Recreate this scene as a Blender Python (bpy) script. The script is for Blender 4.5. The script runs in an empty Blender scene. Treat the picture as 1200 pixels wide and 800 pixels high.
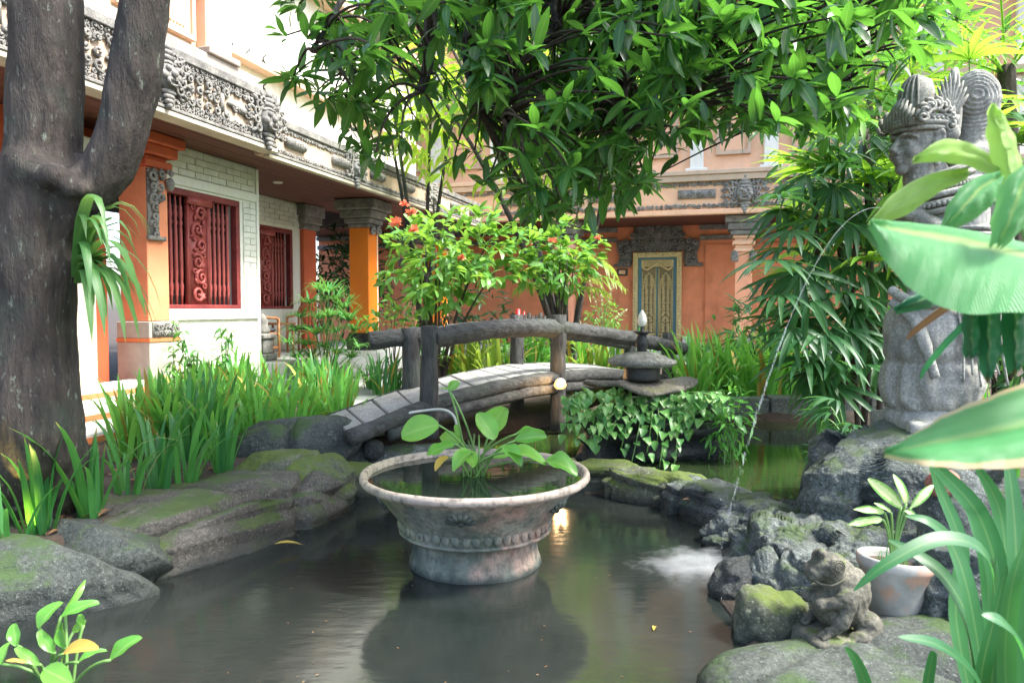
import bpy, bmesh, math, random
import numpy as np
from mathutils import Vector, Matrix, Euler, noise
R = math.radians; PI = math.pi
SC = bpy.context.scene
COL = SC.collection
rnd = random.Random(7)

# ------------------------------------------------------------------ camera
CAM_Z = 1.40; FPX = 850.0; PITCH = math.atan(38/850)
cam = bpy.data.cameras.new('camera'); cam.lens = FPX/1200*36; cam.sensor_width = 36
cam.clip_start = 0.05; cam.clip_end = 2000
cam.dof.use_dof = True; cam.dof.focus_distance = 5.5; cam.dof.aperture_fstop = 4.5
cam_ob = bpy.data.objects.new('camera', cam); COL.objects.link(cam_ob)
cam_ob.location = (0, 0, CAM_Z); cam_ob.rotation_euler = (R(90)-PITCH, 0, 0)
SC.camera = cam_ob

# ------------------------------------------------------------------ light
SUN_DIR = Vector((0.62, -0.12, 0.92)).normalized()      # towards the sun
world = bpy.data.worlds.new('World'); SC.world = world; world.use_nodes = True
wn = world.node_tree.nodes; wl = world.node_tree.links
sky = wn.new('ShaderNodeTexSky'); sky.sky_type = 'NISHITA'; sky.sun_disc = False
sky.sun_elevation = math.asin(SUN_DIR.z); sky.sun_rotation = math.atan2(SUN_DIR.x, SUN_DIR.y)
sky.dust_density = 3.0; sky.air_density = 1.0; sky.ozone_density = 1.0
bg = wn['Background']; bg.inputs['Strength'].default_value = 0.15
wl.new(sky.outputs['Color'], bg.inputs['Color'])
sun = bpy.data.lights.new('sun', 'SUN'); sun.energy = 2.3; sun.angle = R(10); sun.color = (1.0, 0.985, 0.93)
sun_ob = bpy.data.objects.new('sun', sun); COL.objects.link(sun_ob)
sun_ob.rotation_euler = (-SUN_DIR).to_track_quat('-Z', 'Y').to_euler()
SC.view_settings.view_transform = 'Standard'; SC.view_settings.look = 'None'
SC.view_settings.exposure = 2.2; SC.view_settings.gamma = 1.0
SC.cycles.max_bounces = 8; SC.cycles.transparent_max_bounces = 12

def at(u, v, d):
    """world point on the sight line of photograph pixel (u, v), d metres in front of the camera"""
    cx = (u-600)/FPX; cy = -(v-400)/FPX
    y = math.cos(PITCH)+cy*math.sin(PITCH); z = -math.sin(PITCH)+cy*math.cos(PITCH)
    return Vector((cx*d/y, d, CAM_Z+z*d/y))
def on(u, v, z0):
    cx = (u-600)/FPX; cy = -(v-400)/FPX
    y = math.cos(PITCH)+cy*math.sin(PITCH); z = -math.sin(PITCH)+cy*math.cos(PITCH)
    k = (z0-CAM_Z)/z
    return Vector((cx*k, y*k, z0))

# ------------------------------------------------------------------ node materials
def nmat(name):
    m = bpy.data.materials.new(name); m.use_nodes = True
    nt = m.node_tree; b = nt.nodes['Principled BSDF']
    return m, nt, b
def N(nt, t, **k):
    n = nt.nodes.new(t)
    for a, v in k.items():
        if a.startswith('_'): n.inputs[int(a[1:])].default_value = v
        else: setattr(n, a, v)
    return n
def L(nt, a, b): nt.links.new(a, b)
def c4(c): return (c[0], c[1], c[2], 1)
def tex_noise(nt, coord, scale, detail=6, rough=.55, stretch=None):
    if stretch:
        mp = N(nt, 'ShaderNodeMapping'); mp.inputs['Scale'].default_value = stretch; L(nt, coord, mp.inputs['Vector']); coord = mp.outputs['Vector']
    n = N(nt, 'ShaderNodeTexNoise'); n.inputs['Scale'].default_value = scale; n.inputs['Detail'].default_value = detail
    n.inputs['Roughness'].default_value = rough; L(nt, coord, n.inputs['Vector']); return n.outputs['Fac']
def ramp(nt, fac, stops):
    r = N(nt, 'ShaderNodeValToRGB'); e = r.color_ramp.elements
    while len(e) < len(stops): e.new(.5)
    for i, (p, c) in enumerate(stops):
        e[i].position = p; e[i].color = c4(c) if not isinstance(c, (int, float)) else (c, c, c, 1)
    L(nt, fac, r.inputs['Fac']); return r.outputs['Color']
def mixc(nt, fac, a, b, mode='MIX'):
    m = N(nt, 'ShaderNodeMix', data_type='RGBA', blend_type=mode)
    for s, v in ((0, fac), (6, a), (7, b)):
        if hasattr(v, 'is_linked'): L(nt, v, m.inputs[s])
        else: m.inputs[s].default_value = v if s == 0 else c4(v)
    return m.outputs[2]
def math_(nt, op, a, b=0.0):
    m = N(nt, 'ShaderNodeMath', operation=op)
    for s, v in ((0, a), (1, b)):
        if hasattr(v, 'is_linked'): L(nt, v, m.inputs[s])
        else: m.inputs[s].default_value = v
    return m.outputs[0]
def bump(nt, b, h, strength=.5, dist=.02):
    n = N(nt, 'ShaderNodeBump'); n.inputs['Strength'].default_value = strength; n.inputs['Distance'].default_value = dist
    L(nt, h, n.inputs['Height']); L(nt, n.outputs['Normal'], b.inputs['Normal'])
def wpos(nt): return N(nt, 'ShaderNodeNewGeometry').outputs['Position']
def opos(nt): return N(nt, 'ShaderNodeTexCoord').outputs['Object']

def stone(name, dark, light, moss=None, moss_amt=.5, scale=3.0, rough=.85, wet=False, bstr=.6, fine=40, bdist=.03, speck=.5, streak=0.0):
    m, nt, b = nmat(name); p = wpos(nt)
    n1 = tex_noise(nt, p, scale, 8, .6); n2 = tex_noise(nt, p, fine, 6, .7)
    c = ramp(nt, n1, [(.3, dark), (.7, light)])
    c = mixc(nt, ramp(nt, n2, [(.35, .75), (.7, 0.0)]), c, tuple(x*.45 for x in dark))
    lich = ramp(nt, tex_noise(nt, p, scale*5, 4, .7), [(.62, 0.0), (.72, .55)])
    c = mixc(nt, lich, c, tuple(min(1, x*1.5) for x in light))
    c = mixc(nt, ramp(nt, tex_noise(nt, p, fine*2.2, 3, .6), [(.60, 0.0), (.66, speck)]), c, tuple(min(1, x*1.7) for x in light))
    c = mixc(nt, ramp(nt, tex_noise(nt, p, fine*1.6, 4, .7), [(.36, speck*1.2), (.43, 0.0)]), c, tuple(x*.35 for x in dark))
    if streak: c = mixc(nt, ramp(nt, tex_noise(nt, p, 9, 7, .65, (1, 1, .13)), [(.48, 0.0), (.66, streak)]), c, tuple(x*.35 for x in dark))
    if moss:
        g = N(nt, 'ShaderNodeNewGeometry'); s = N(nt, 'ShaderNodeSeparateXYZ'); L(nt, g.outputs['Normal'], s.inputs[0])
        nn = tex_noise(nt, p, scale*1.3, 7, .65)
        f = math_(nt, 'ADD', math_(nt, 'MULTIPLY', s.outputs['Z'], .18), nn)
        f = ramp(nt, f, [(max(.02, .80-.3*moss_amt), 0.0), (min(.98, .92-.3*moss_amt), .95)])
        mc = mixc(nt, ramp(nt, tex_noise(nt, p, scale*2.3, 5), [(.35, 0.0), (.65, 1.0)]), moss, (moss[0]*1.15+.004, moss[1]*1.1, moss[2]*.9))
        c = mixc(nt, f, c, mc)
    if wet:
        s = N(nt, 'ShaderNodeSeparateXYZ'); L(nt, p, s.inputs[0])
        h = math_(nt, 'ADD', s.outputs['Z'], math_(nt, 'MULTIPLY', n1, .12))
        w = ramp(nt, h, [(.07, .8), (.14, 0.0)])
        c = mixc(nt, w, c, (.012, .018, .014))
        L(nt, ramp(nt, h, [(.06, .25), (.13, rough)]), b.inputs['Roughness'])
    else: b.inputs['Roughness'].default_value = rough
    L(nt, c, b.inputs['Base Color'])
    n3 = tex_noise(nt, p, fine*3.1, 4, .7); n4 = tex_noise(nt, p, scale*3.7, 8, .7)
    hh = math_(nt, 'ADD', math_(nt, 'ADD', math_(nt, 'MULTIPLY', n1, 1.2), math_(nt, 'MULTIPLY', n4, .8)), math_(nt, 'ADD', math_(nt, 'MULTIPLY', n2, .45), math_(nt, 'MULTIPLY', n3, .12)))
    bump(nt, b, hh, bstr, bdist); return m

def plaster(name, col, var=.15, rough=.8, scale=2.5, bscale=60, bstr=.15, dirt=None, dirt_amt=.4):
    m, nt, b = nmat(name); p = wpos(nt)
    n1 = tex_noise(nt, p, scale, 7, .6); n2 = tex_noise(nt, p, bscale, 5, .6)
    lo = tuple(x*(1-var) for x in col); hi = tuple(min(.95, x*(1+var*.6)) for x in col)
    c = ramp(nt, n1, [(.3, lo), (.7, hi)])
    if dirt:
        c = mixc(nt, ramp(nt, tex_noise(nt, p, scale*1.7, 8, .7, (1, 1, .35)), [(.5, 0.0), (.75, dirt_amt)]), c, dirt)
    L(nt, c, b.inputs['Base Color']); b.inputs['Roughness'].default_value = rough
    bump(nt, b, math_(nt, 'ADD', n2, n1), bstr, .01); return m

def leafmat(name, c1, c2, trans, tr=.4, rough=.35, rib=.35, veins=0.0, blotch=None, spot=None, edge=None, dry=None):
    """leaf: glossy front, light shining through, colour differing from leaf to leaf, pale midrib"""
    m, nt, b = nmat(name); out = nt.nodes['Material Output']
    oi = N(nt, 'ShaderNodeObjectInfo'); g = N(nt, 'ShaderNodeNewGeometry')
    r = math_(nt, 'FRACT', math_(nt, 'ADD', oi.outputs['Random'], g.outputs['Random Per Island']))
    c = mixc(nt, r, c1, c2)
    uv = N(nt, 'ShaderNodeUVMap'); s = N(nt, 'ShaderNodeSeparateXYZ'); L(nt, uv.outputs['UV'], s.inputs[0])
    du = math_(nt, 'ABSOLUTE', math_(nt, 'SUBTRACT', s.outputs['X'], .5))
    pn = tex_noise(nt, g.outputs['Position'], 9, 4)
    c = mixc(nt, ramp(nt, pn, [(.4, 0.0), (.8, .35)]), c, tuple(x*.5 for x in c1))
    hb = None
    if blotch:
        bl = ramp(nt, tex_noise(nt, g.outputs['Position'], blotch[1], 3, .6), [(blotch[2], 0.0), (blotch[2]+.08, 1.0)])
        c = mixc(nt, bl, c, blotch[0])
    if spot:      # pale centre of a variegated leaf
        n = math_(nt, 'ADD', du, math_(nt, 'MULTIPLY', math_(nt, 'SUBTRACT', tex_noise(nt, g.outputs['Position'], 60, 3), .5), .35))
        c = mixc(nt, ramp(nt, n, [(.24, 1.0), (.36, 0.0)]), c, spot)
    if veins:
        w = N(nt, 'ShaderNodeTexWave', wave_type='BANDS', bands_direction='Y'); w.inputs['Scale'].default_value = veins
        w.inputs['Distortion'].default_value = .6; w.inputs['Detail'].default_value = 2
        mp = N(nt, 'ShaderNodeCombineXYZ'); L(nt, s.outputs['X'], mp.inputs[0])
        L(nt, math_(nt, 'SUBTRACT', s.outputs['Y'], math_(nt, 'MULTIPLY', du, .45)), mp.inputs[1])
        L(nt, mp.outputs[0], w.inputs['Vector']); hb = w.outputs['Fac']
        c = mixc(nt, math_(nt, 'MULTIPLY', hb, .45), c, tuple(min(1, x*1.9) for x in c2))
    if rib: c = mixc(nt, ramp(nt, du, [(.02, rib), (.07, 0.0)]), c, (.45, .6, .2))
    if edge:
        n = math_(nt, 'ADD', du, math_(nt, 'MULTIPLY', math_(nt, 'SUBTRACT', tex_noise(nt, g.outputs['Position'], 14, 4), .5), .12))
        c = mixc(nt, ramp(nt, n, [(.40, 0.0), (.435, 1.0)]), c, edge)
    if dry:       # brown withered tip
        n = math_(nt, 'ADD', s.outputs['Y'], math_(nt, 'MULTIPLY', math_(nt, 'SUBTRACT', tex_noise(nt, g.outputs['Position'], 30, 4), .5), .3))
        c = mixc(nt, ramp(nt, n, [(.90, 0.0), (.985, 1.0)]), c, dry)
    L(nt, c, b.inputs['Base Color']); b.inputs['Roughness'].default_value = rough
    b.inputs['Specular IOR Level'].default_value = .45
    if hb is not None: bump(nt, b, hb, .6, .006)
    t = N(nt, 'ShaderNodeBsdfTranslucent'); L(nt, mixc(nt, .75, c, trans), t.inputs['Color'])
    ms = N(nt, 'ShaderNodeMixShader'); ms.inputs[0].default_value = tr
    L(nt, b.outputs[0], ms.inputs[1]); L(nt, t.outputs[0], ms.inputs[2]); L(nt, ms.outputs[0], out.inputs['Surface'])
    return m

def bark(name, dark, light, scale=6, spots=None, green=None, lying=False):
    m, nt, b = nmat(name); p = wpos(nt)
    if lying:      # grain along the bridge instead of upwards
        mp = N(nt, 'ShaderNodeMapping'); mp.inputs['Rotation'].default_value = (0, R(90), R(-45)); L(nt, p, mp.inputs['Vector']); p = mp.outputs['Vector']
    n1 = tex_noise(nt, p, scale*3, 8, .65, (1, 1, .22)); n2 = tex_noise(nt, p, scale*9, 5, .7, (1, 1, .3)); n3 = tex_noise(nt, p, 1.6, 4)
    c = ramp(nt, n1, [(.3, dark), (.72, light)])
    c = mixc(nt, ramp(nt, n3, [(.4, 0.0), (.7, .5)]), c, tuple(x*.5 for x in dark))
    if green: c = mixc(nt, ramp(nt, tex_noise(nt, p, 2.4, 6), [(.52, 0.0), (.66, .6)]), c, green)
    if spots: c = mixc(nt, ramp(nt, tex_noise(nt, p, scale*4.5, 6, .75, (1, 1, .35)), [(.59, 0.0), (.66, .7)]), c, spots)
    L(nt, c, b.inputs['Base Color']); b.inputs['Roughness'].default_value = .8
    bump(nt, b, math_(nt, 'ADD', n1, math_(nt, 'MULTIPLY', n2, .6)), 1.0, .035); return m

def wood(name, dark, light, scale=8, rough=.55, stretch=(1, 1, 1)):
    m, nt, b = nmat(name); p = opos(nt)
    n1 = tex_noise(nt, p, scale, 8, .65, stretch)
    L(nt, ramp(nt, n1, [(.3, dark), (.7, light)]), b.inputs['Base Color']); b.inputs['Roughness'].default_value = rough
    bump(nt, b, n1, .3, .01); return m

def emit(name, col, strength):
    m, nt, b = nmat(name); b.inputs['Base Color'].default_value = c4(col)
    b.inputs['Emission Color'].default_value = c4(col); b.inputs['Emission Strength'].default_value = strength; return m

MAT = {}
MAT['rock'] = stone('mossy grey rock', (.024, .032, .028), (.125, .14, .118), (.034, .070, .018), .60, 2.6, wet=True, bdist=.05)
MAT['rock_green'] = stone('green mossy rock', (.055, .065, .04), (.24, .25, .17), (.075, .115, .018), .82, 3.0, wet=True, bdist=.05)
MAT['rock_warm'] = stone('brown layered rock', (.045, .042, .034), (.20, .18, .145), (.046, .080, .018), .66, 2.2, wet=True, bdist=.05)
MAT['rock_grey'] = stone('rough grey rock', (.045, .055, .052), (.23, .26, .235), (.045, .080, .028), .55, 4.0, wet=True, bstr=.8, bdist=.05)
MAT['rock_dark'] = stone('dark wet rock', (.015, .018, .018), (.09, .10, .095), (.03, .06, .015), .3, 4.0, rough=.5, wet=True, bstr=.9, bdist=.06)
MAT['coral'] = stone('pink stone', (.35, .12, .08), (.55, .25, .18), None, scale=9)
MAT['slab'] = stone('pale paving stone', (.30, .30, .27), (.52, .51, .46), (.12, .14, .06), .12, 6, bstr=.3)
MAT['carved'] = stone('carved grey volcanic stone', (.18, .17, .15), (.52, .50, .45), (.10, .11, .06), .15, 7, bstr=.5, fine=80, bdist=.01, speck=.15, streak=.6)
MAT['carved_dark'] = stone('weathered dark carved stone', (.11, .105, .097), (.42, .40, .355), (.07, .08, .04), .1, 7, bstr=.5, fine=80, bdist=.01)
MAT['statue'] = stone('weathered statue stone', (.22, .22, .19), (.56, .55, .48), (.14, .17, .09), .30, 5, bstr=.5, fine=70, bdist=.010, speck=.15, streak=.45)
MAT['frog'] = stone('mossy frog stone', (.06, .06, .045), (.26, .24, .18), (.06, .09, .02), .5, 12, bstr=.5, fine=90, bdist=.008, speck=.2, streak=.5)
MAT['orange'] = plaster('orange plaster', (.80, .28, .135), .18, .8, 2.2, 45, .3, (.40, .12, .06), .6)
MAT['orange_pale'] = plaster('sun bleached orange plaster', (.80, .47, .29), .14, .8, 2.5, 50, .2, (.6, .5, .4), .5)
MAT['orange_mid'] = plaster('faded orange plaster', (.80, .35, .20), .16, .8, 2.2, 50, .25, (.50, .30, .2), .5)
MAT['red_orange'] = plaster('dark orange plaster', (.50, .10, .035), .15, .8, 2.2, 45, .2)  # darker orange; on the recess wall it stands in for shade
MAT['pillar'] = plaster('bright orange paint', (.85, .21, .012), .08, .5, 2, 60, .1)
MAT['white'] = plaster('white painted plaster', (.74, .73, .65), .09, .75, 2, 60, .2, (.42, .42, .33), .55)
MAT['cream_shade'] = plaster('shaded cream plaster', (.44, .38, .30), .14, .8, 2, 50, .2, (.25, .22, .17), .5)  # darkened cream, its colour carries the shade on the wall behind the trunk
MAT['cream'] = plaster('cream plaster', (.50, .37, .26), .14, .8, 2, 50, .2, (.30, .25, .19), .5)
MAT['brick'] = plaster('white painted brick', (.70, .70, .62), .14, .8, 5, 80, .5, (.40, .42, .33), .55)
MAT['grey'] = plaster('grey stone course', (.30, .27, .235), .22, .85, 3, 50, .3, (.14, .12, .1), .5)
MAT['plinth'] = plaster('beige plinth stone', (.42, .39, .33), .18, .85, 3, 50, .3, (.2, .19, .15), .5)
MAT['step'] = plaster('pale step tile', (.70, .68, .62), .10, .6, 3, 50, .1)
MAT['strip'] = plaster('orange step strip', (.68, .20, .07), .12, .7, 3, 50, .1)
MAT['terrace'] = plaster('grey terrace tile', (.40, .42, .40), .12, .5, 3, 40, .1)
MAT['path'] = plaster('pale concrete path', (.34, .35, .33), .18, .8, 3, 50, .3, (.2, .22, .15), .4)
MAT['red_wood'] = wood('dark red painted wood', (.14, .018, .020), (.27, .045, .040), 6, .55)
MAT['red_shut'] = wood('red painted carved wood', (.26, .045, .040), (.40, .085, .070), 6, .5)
MAT['soffit'] = wood('red brown soffit boards', (.07, .022, .013), (.17, .055, .03), 9, .6, (.3, 6, 6))
MAT['board'] = plaster('cream eave board', (.50, .44, .33), .10, .7, 3, 50, .1, (.3, .27, .2), .5)
MAT['dark'] = plaster('black light block', (.012, .011, .011), .1, .9)
MAT['dark_interior'] = plaster('dark interior backing', (.02, .022, .022), .1, .15)
MAT['rattan'] = wood('rattan cane', (.25, .09, .03), (.45, .19, .07), 20, .5)
MAT['cushion'] = plaster('dark cushion', (.05, .05, .055), .1, .9)
MAT['bark'] = bark('dark mottled bark', (.014, .011, .009), (.088, .070, .055), 7, (.22, .26, .20), (.035, .055, .040))
MAT['twig'] = bark('brown twig', (.03, .02, .014), (.10, .075, .05), 8)
MAT['log'] = bark('weathered grey log', (.014, .0145, .015), (.125, .126, .12), 7, None, (.07, .085, .065))
MAT['log_rail'] = bark('weathered grey rail log', (.014, .0145, .015), (.125, .126, .12), 7, None, (.07, .085, .065), True)
MAT['gold'] = plaster('gilded carving', (.74, .58, .28), .3, .42, 30, 90, .4, (.10, .07, .03), .7)
MAT['gold'].node_tree.nodes['Principled BSDF'].inputs['Metallic'].default_value = .08
MAT['gold_dark'] = plaster('dull gilded wood', (.26, .19, .09), .35, .5, 30, 90, .4, (.08, .10, .08), .7)
MAT['teal'] = plaster('teal painted wood', (.10, .20, .20), .25, .55, 8, 60, .2)
MAT['blue'] = plaster('blue painted strip', (.05, .22, .36), .2, .5, 8, 60, .2)
MAT['black'] = stone('black stone', (.010, .011, .011), (.04, .042, .04), None, scale=10, rough=.45, bstr=.3)
MAT['cap'] = stone('grey lantern stone', (.10, .105, .09), (.48, .48, .42), (.08, .10, .04), .3, 9, bstr=.8, fine=60)
MAT['thin_slab'] = stone('tan grey slab', (.12, .11, .085), (.30, .27, .21), (.10, .12, .03), .35, 5)
MAT['ivory'] = plaster('frosted white lamp', (.85, .83, .72), .05, .3)
MAT['red_post'] = plaster('red painted post', (.50, .02, .02), .1, .4)
MAT['metal'] = plaster('grey metal', (.25, .25, .24), .1, .35)
MAT['bulb'] = emit('glowing warm bulb', (1.0, .42, .08), .9)
MAT['hose'] = plaster('pale hose', (.45, .47, .42), .1, .5)
MAT['soil'] = plaster('dark soil', (.055, .038, .026), .4, .95, 5, 40, .9, (.02, .015, .01), .7)
MAT['litter'] = leafmat('dry leaf', (.16, .07, .035), (.30, .17, .08), (.3, .15, .05), .15, .7, .2)
MAT['yellow_leaf'] = leafmat('yellow fallen leaf', (.45, .33, .06), (.40, .28, .05), (.4, .3, .05), .2, .6, .2)
# greens
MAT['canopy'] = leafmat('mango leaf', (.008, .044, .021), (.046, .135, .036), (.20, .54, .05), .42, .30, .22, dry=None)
MAT['canopy_lit'] = leafmat('backlit tree leaf', (.13, .29, .03), (.24, .40, .04), (.60, .85, .07), .6, .4, .2)  # canopy leaf brightened so its colour carries the backlight
MAT['iris'] = leafmat('iris blade', (.020, .125, .036), (.075, .27, .062), (.18, .52, .07), .38, .40, .12, dry=(.40, .30, .10))
MAT['lily_dark'] = leafmat('deep green strap leaf', (.018, .115, .036), (.040, .17, .050), (.12, .46, .08), .32, .45, .15)
MAT['iris_far'] = leafmat('lily blade', (.085, .32, .055), (.19, .50, .09), (.28, .62, .07), .4, .4, .10)
MAT['iris_yellow'] = leafmat('yellow striped lily blade', (.17, .30, .035), (.33, .42, .07), (.45, .62, .08), .4, .4, .0)
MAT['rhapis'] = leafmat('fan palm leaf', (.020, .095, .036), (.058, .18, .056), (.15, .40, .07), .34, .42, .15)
MAT['palm_lit'] = leafmat('sunlit palm leaf', (.14, .32, .035), (.24, .44, .05), (.45, .75, .06), .45, .38, .1)  # brighter palm green, sunlight put into the leaf colour
MAT['ixora'] = leafmat('shrub leaf', (.080, .25, .050), (.18, .40, .080), (.36, .62, .06), .4, .36, .2)
MAT['pothos'] = leafmat('pothos leaf', (.055, .20, .055), (.13, .33, .07), (.28, .55, .08), .3, .40, .15, blotch=((.48, .56, .25), 26, .58))
MAT['sword'] = leafmat('water plant leaf', (.09, .30, .045), (.19, .44, .07), (.4, .75, .1), .4, .3, .3, blotch=((.10, .22, .03), 14, .62))
MAT['banana'] = leafmat('broad leaf', (.07, .28, .095), (.11, .35, .125), (.32, .68, .18), .38, .5, .8, veins=26)
MAT['banana_dry'] = leafmat('broad leaf with dry edge', (.065, .28, .09), (.10, .34, .115), (.28, .64, .16), .35, .5, .4, veins=22, edge=(.72, .52, .30))
MAT['banana_yellow'] = leafmat('yellow green leaf', (.24, .44, .10), (.36, .54, .13), (.60, .85, .22), .45, .55, .5, veins=18)
MAT['banana_dark'] = leafmat('deep green leaf', (.02, .13, .07), (.03, .17, .08), (.06, .35, .1), .3, .36, .3, veins=16, dry=(.42, .20, .09))
MAT['varieg'] = leafmat('variegated leaf', (.12, .38, .06), (.18, .45, .08), (.6, .8, .3), .35, .35, .0, spot=(.72, .80, .38))
MAT['fern'] = leafmat('drooping leaf', (.06, .20, .05), (.14, .30, .09), (.3, .55, .1), .35, .4, .2)
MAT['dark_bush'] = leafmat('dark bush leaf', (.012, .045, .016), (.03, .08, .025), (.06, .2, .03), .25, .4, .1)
MAT['papyrus'] = leafmat('papyrus leaf', (.06, .24, .06), (.13, .36, .09), (.25, .5, .08), .35, .4, .1)
MAT['petal'] = leafmat('red orange petal', (.82, .22, .12), (.88, .42, .28), (.9, .25, .1), .4, .5, .0)
MAT['petal_white'] = leafmat('cream flower', (.55, .58, .30), (.70, .68, .45), (.7, .7, .4), .4, .5, .0)
MAT['stem'] = plaster('green stem', (.12, .24, .06), .2, .5, 9, 50, .1)

def bowl_mat():
    m, nt, b = nmat('weathered terracotta'); p = opos(nt)
    n1 = tex_noise(nt, p, 3.2, 7, .6); n2 = tex_noise(nt, p, 22, 6, .65); n3 = tex_noise(nt, p, 7.0, 8, .7, (1, 1, .45)); n4 = tex_noise(nt, p, 2.3, 5, .5)
    c = ramp(nt, n1, [(.32, (.055, .08, .066)), (.5, (.15, .165, .135)), (.68, (.30, .30, .24))])
    c = mixc(nt, ramp(nt, n4, [(.54, 0.0), (.66, .6)]), c, (.40, .20, .15))
    c = mixc(nt, ramp(nt, n3, [(.48, 0.0), (.64, .85)]), c, (.035, .06, .045))
    s = N(nt, 'ShaderNodeSeparateXYZ'); L(nt, p, s.inputs[0])
    c = mixc(nt, ramp(nt, math_(nt, 'ADD', math_(nt, 'MULTIPLY', s.outputs['X'], -1.0), math_(nt, 'MULTIPLY', n1, .5)), [(.55, 0.0), (.8, .7)]), c, (.40, .42, .12))
    c = mixc(nt, ramp(nt, math_(nt, 'ADD', s.outputs['Z'], math_(nt, 'MULTIPLY', n2, .05)), [(.445, 0.0), (.475, .75)]), c, (.40, .32, .265))
    c = mixc(nt, ramp(nt, n2, [(.36, .7), (.52, 0.0)]), c, (.06, .06, .05))
    c = mixc(nt, ramp(nt, math_(nt, 'ADD', s.outputs['Z'], math_(nt, 'MULTIPLY', n2, .04)), [(.025, .9), (.06, 0.0)]), c, (.012, .022, .02))
    L(nt, c, b.inputs['Base Color']); b.inputs['Roughness'].default_value = .75
    bump(nt, b, math_(nt, 'ADD', n2, n1), .45, .012); return m
MAT['bowl'] = bowl_mat()
def pot_mat():
    m, nt, b = nmat('whitewashed clay pot'); p = opos(nt)
    n1 = tex_noise(nt, p, 6, 6); n2 = tex_noise(nt, p, 9, 6)
    c = ramp(nt, n1, [(.35, (.24, .24, .22)), (.65, (.45, .43, .39))])
    c = mixc(nt, ramp(nt, n2, [(.5, 0.0), (.62, .7)]), c, (.50, .27, .17))
    L(nt, c, b.inputs['Base Color']); b.inputs['Roughness'].default_value = .8; bump(nt, b, n2, .3, .01); return m
MAT['pot'] = pot_mat()
def water_mat(name, col, rough, bs, scale):
    m, nt, b = nmat(name); p = wpos(nt)
    n = tex_noise(nt, p, scale, 3, .5, (1, 2.2, 1)); n2 = tex_noise(nt, p, .9, 4, .6)
    c = mixc(nt, ramp(nt, n2, [(.35, 0.0), (.7, 1.0)]), col, (col[0]*2.1+.008, col[1]*1.7+.006, col[2]*1.7+.005))
    L(nt, c, b.inputs['Base Color']); b.inputs['Roughness'].default_value = rough; b.inputs['IOR'].default_value = 1.42
    b.inputs['Specular IOR Level'].default_value = .9
    bump(nt, b, n, bs, .02); return m
MAT['water'] = water_mat('murky pond water', (.0085, .0130, .0115), .12, .06, 7)
MAT['water_green'] = water_mat('green pond water', (.010, .022, .007), .06, .05, 6)
MAT['water_bowl'] = water_mat('dark bowl water', (.006, .014, .009), .03, .02, 8)
def jet_mat():
    m, nt, b = nmat('streaming water'); b.inputs['Base Color'].default_value = (.9, .95, .95, 1); b.inputs['Roughness'].default_value = .15
    b.inputs['Alpha'].default_value = .065; return m
MAT['jet'] = jet_mat()
def spray_mat():
    m, nt, b = nmat('fine water spray'); b.inputs['Base Color'].default_value = (.85, .88, .86, 1); b.inputs['Roughness'].default_value = .6
    b.inputs['Alpha'].default_value = .11; return m
MAT['spray'] = spray_mat()
def mist_mat():
    m = bpy.data.materials.new('blurred water spray'); m.use_nodes = True; nt = m.node_tree; nt.nodes.remove(nt.nodes['Principled BSDF'])
    v = N(nt, 'ShaderNodeVolumePrincipled'); v.inputs['Color'].default_value = (.95, .97, .96, 1); p = opos(nt)
    ln = N(nt, 'ShaderNodeVectorMath', operation='LENGTH'); L(nt, p, ln.inputs[0])
    n = tex_noise(nt, p, 3.5, 5, .65)
    f = math_(nt, 'SUBTRACT', math_(nt, 'ADD', .55, math_(nt, 'MULTIPLY', math_(nt, 'SUBTRACT', n, .5), 1.6)), ln.outputs['Value'])
    L(nt, math_(nt, 'MULTIPLY', math_(nt, 'MAXIMUM', f, 0.0), 17.0), v.inputs['Density']); L(nt, v.outputs[0], nt.nodes['Material Output'].inputs['Volume']); return m
MAT['mist'] = mist_mat()

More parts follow.
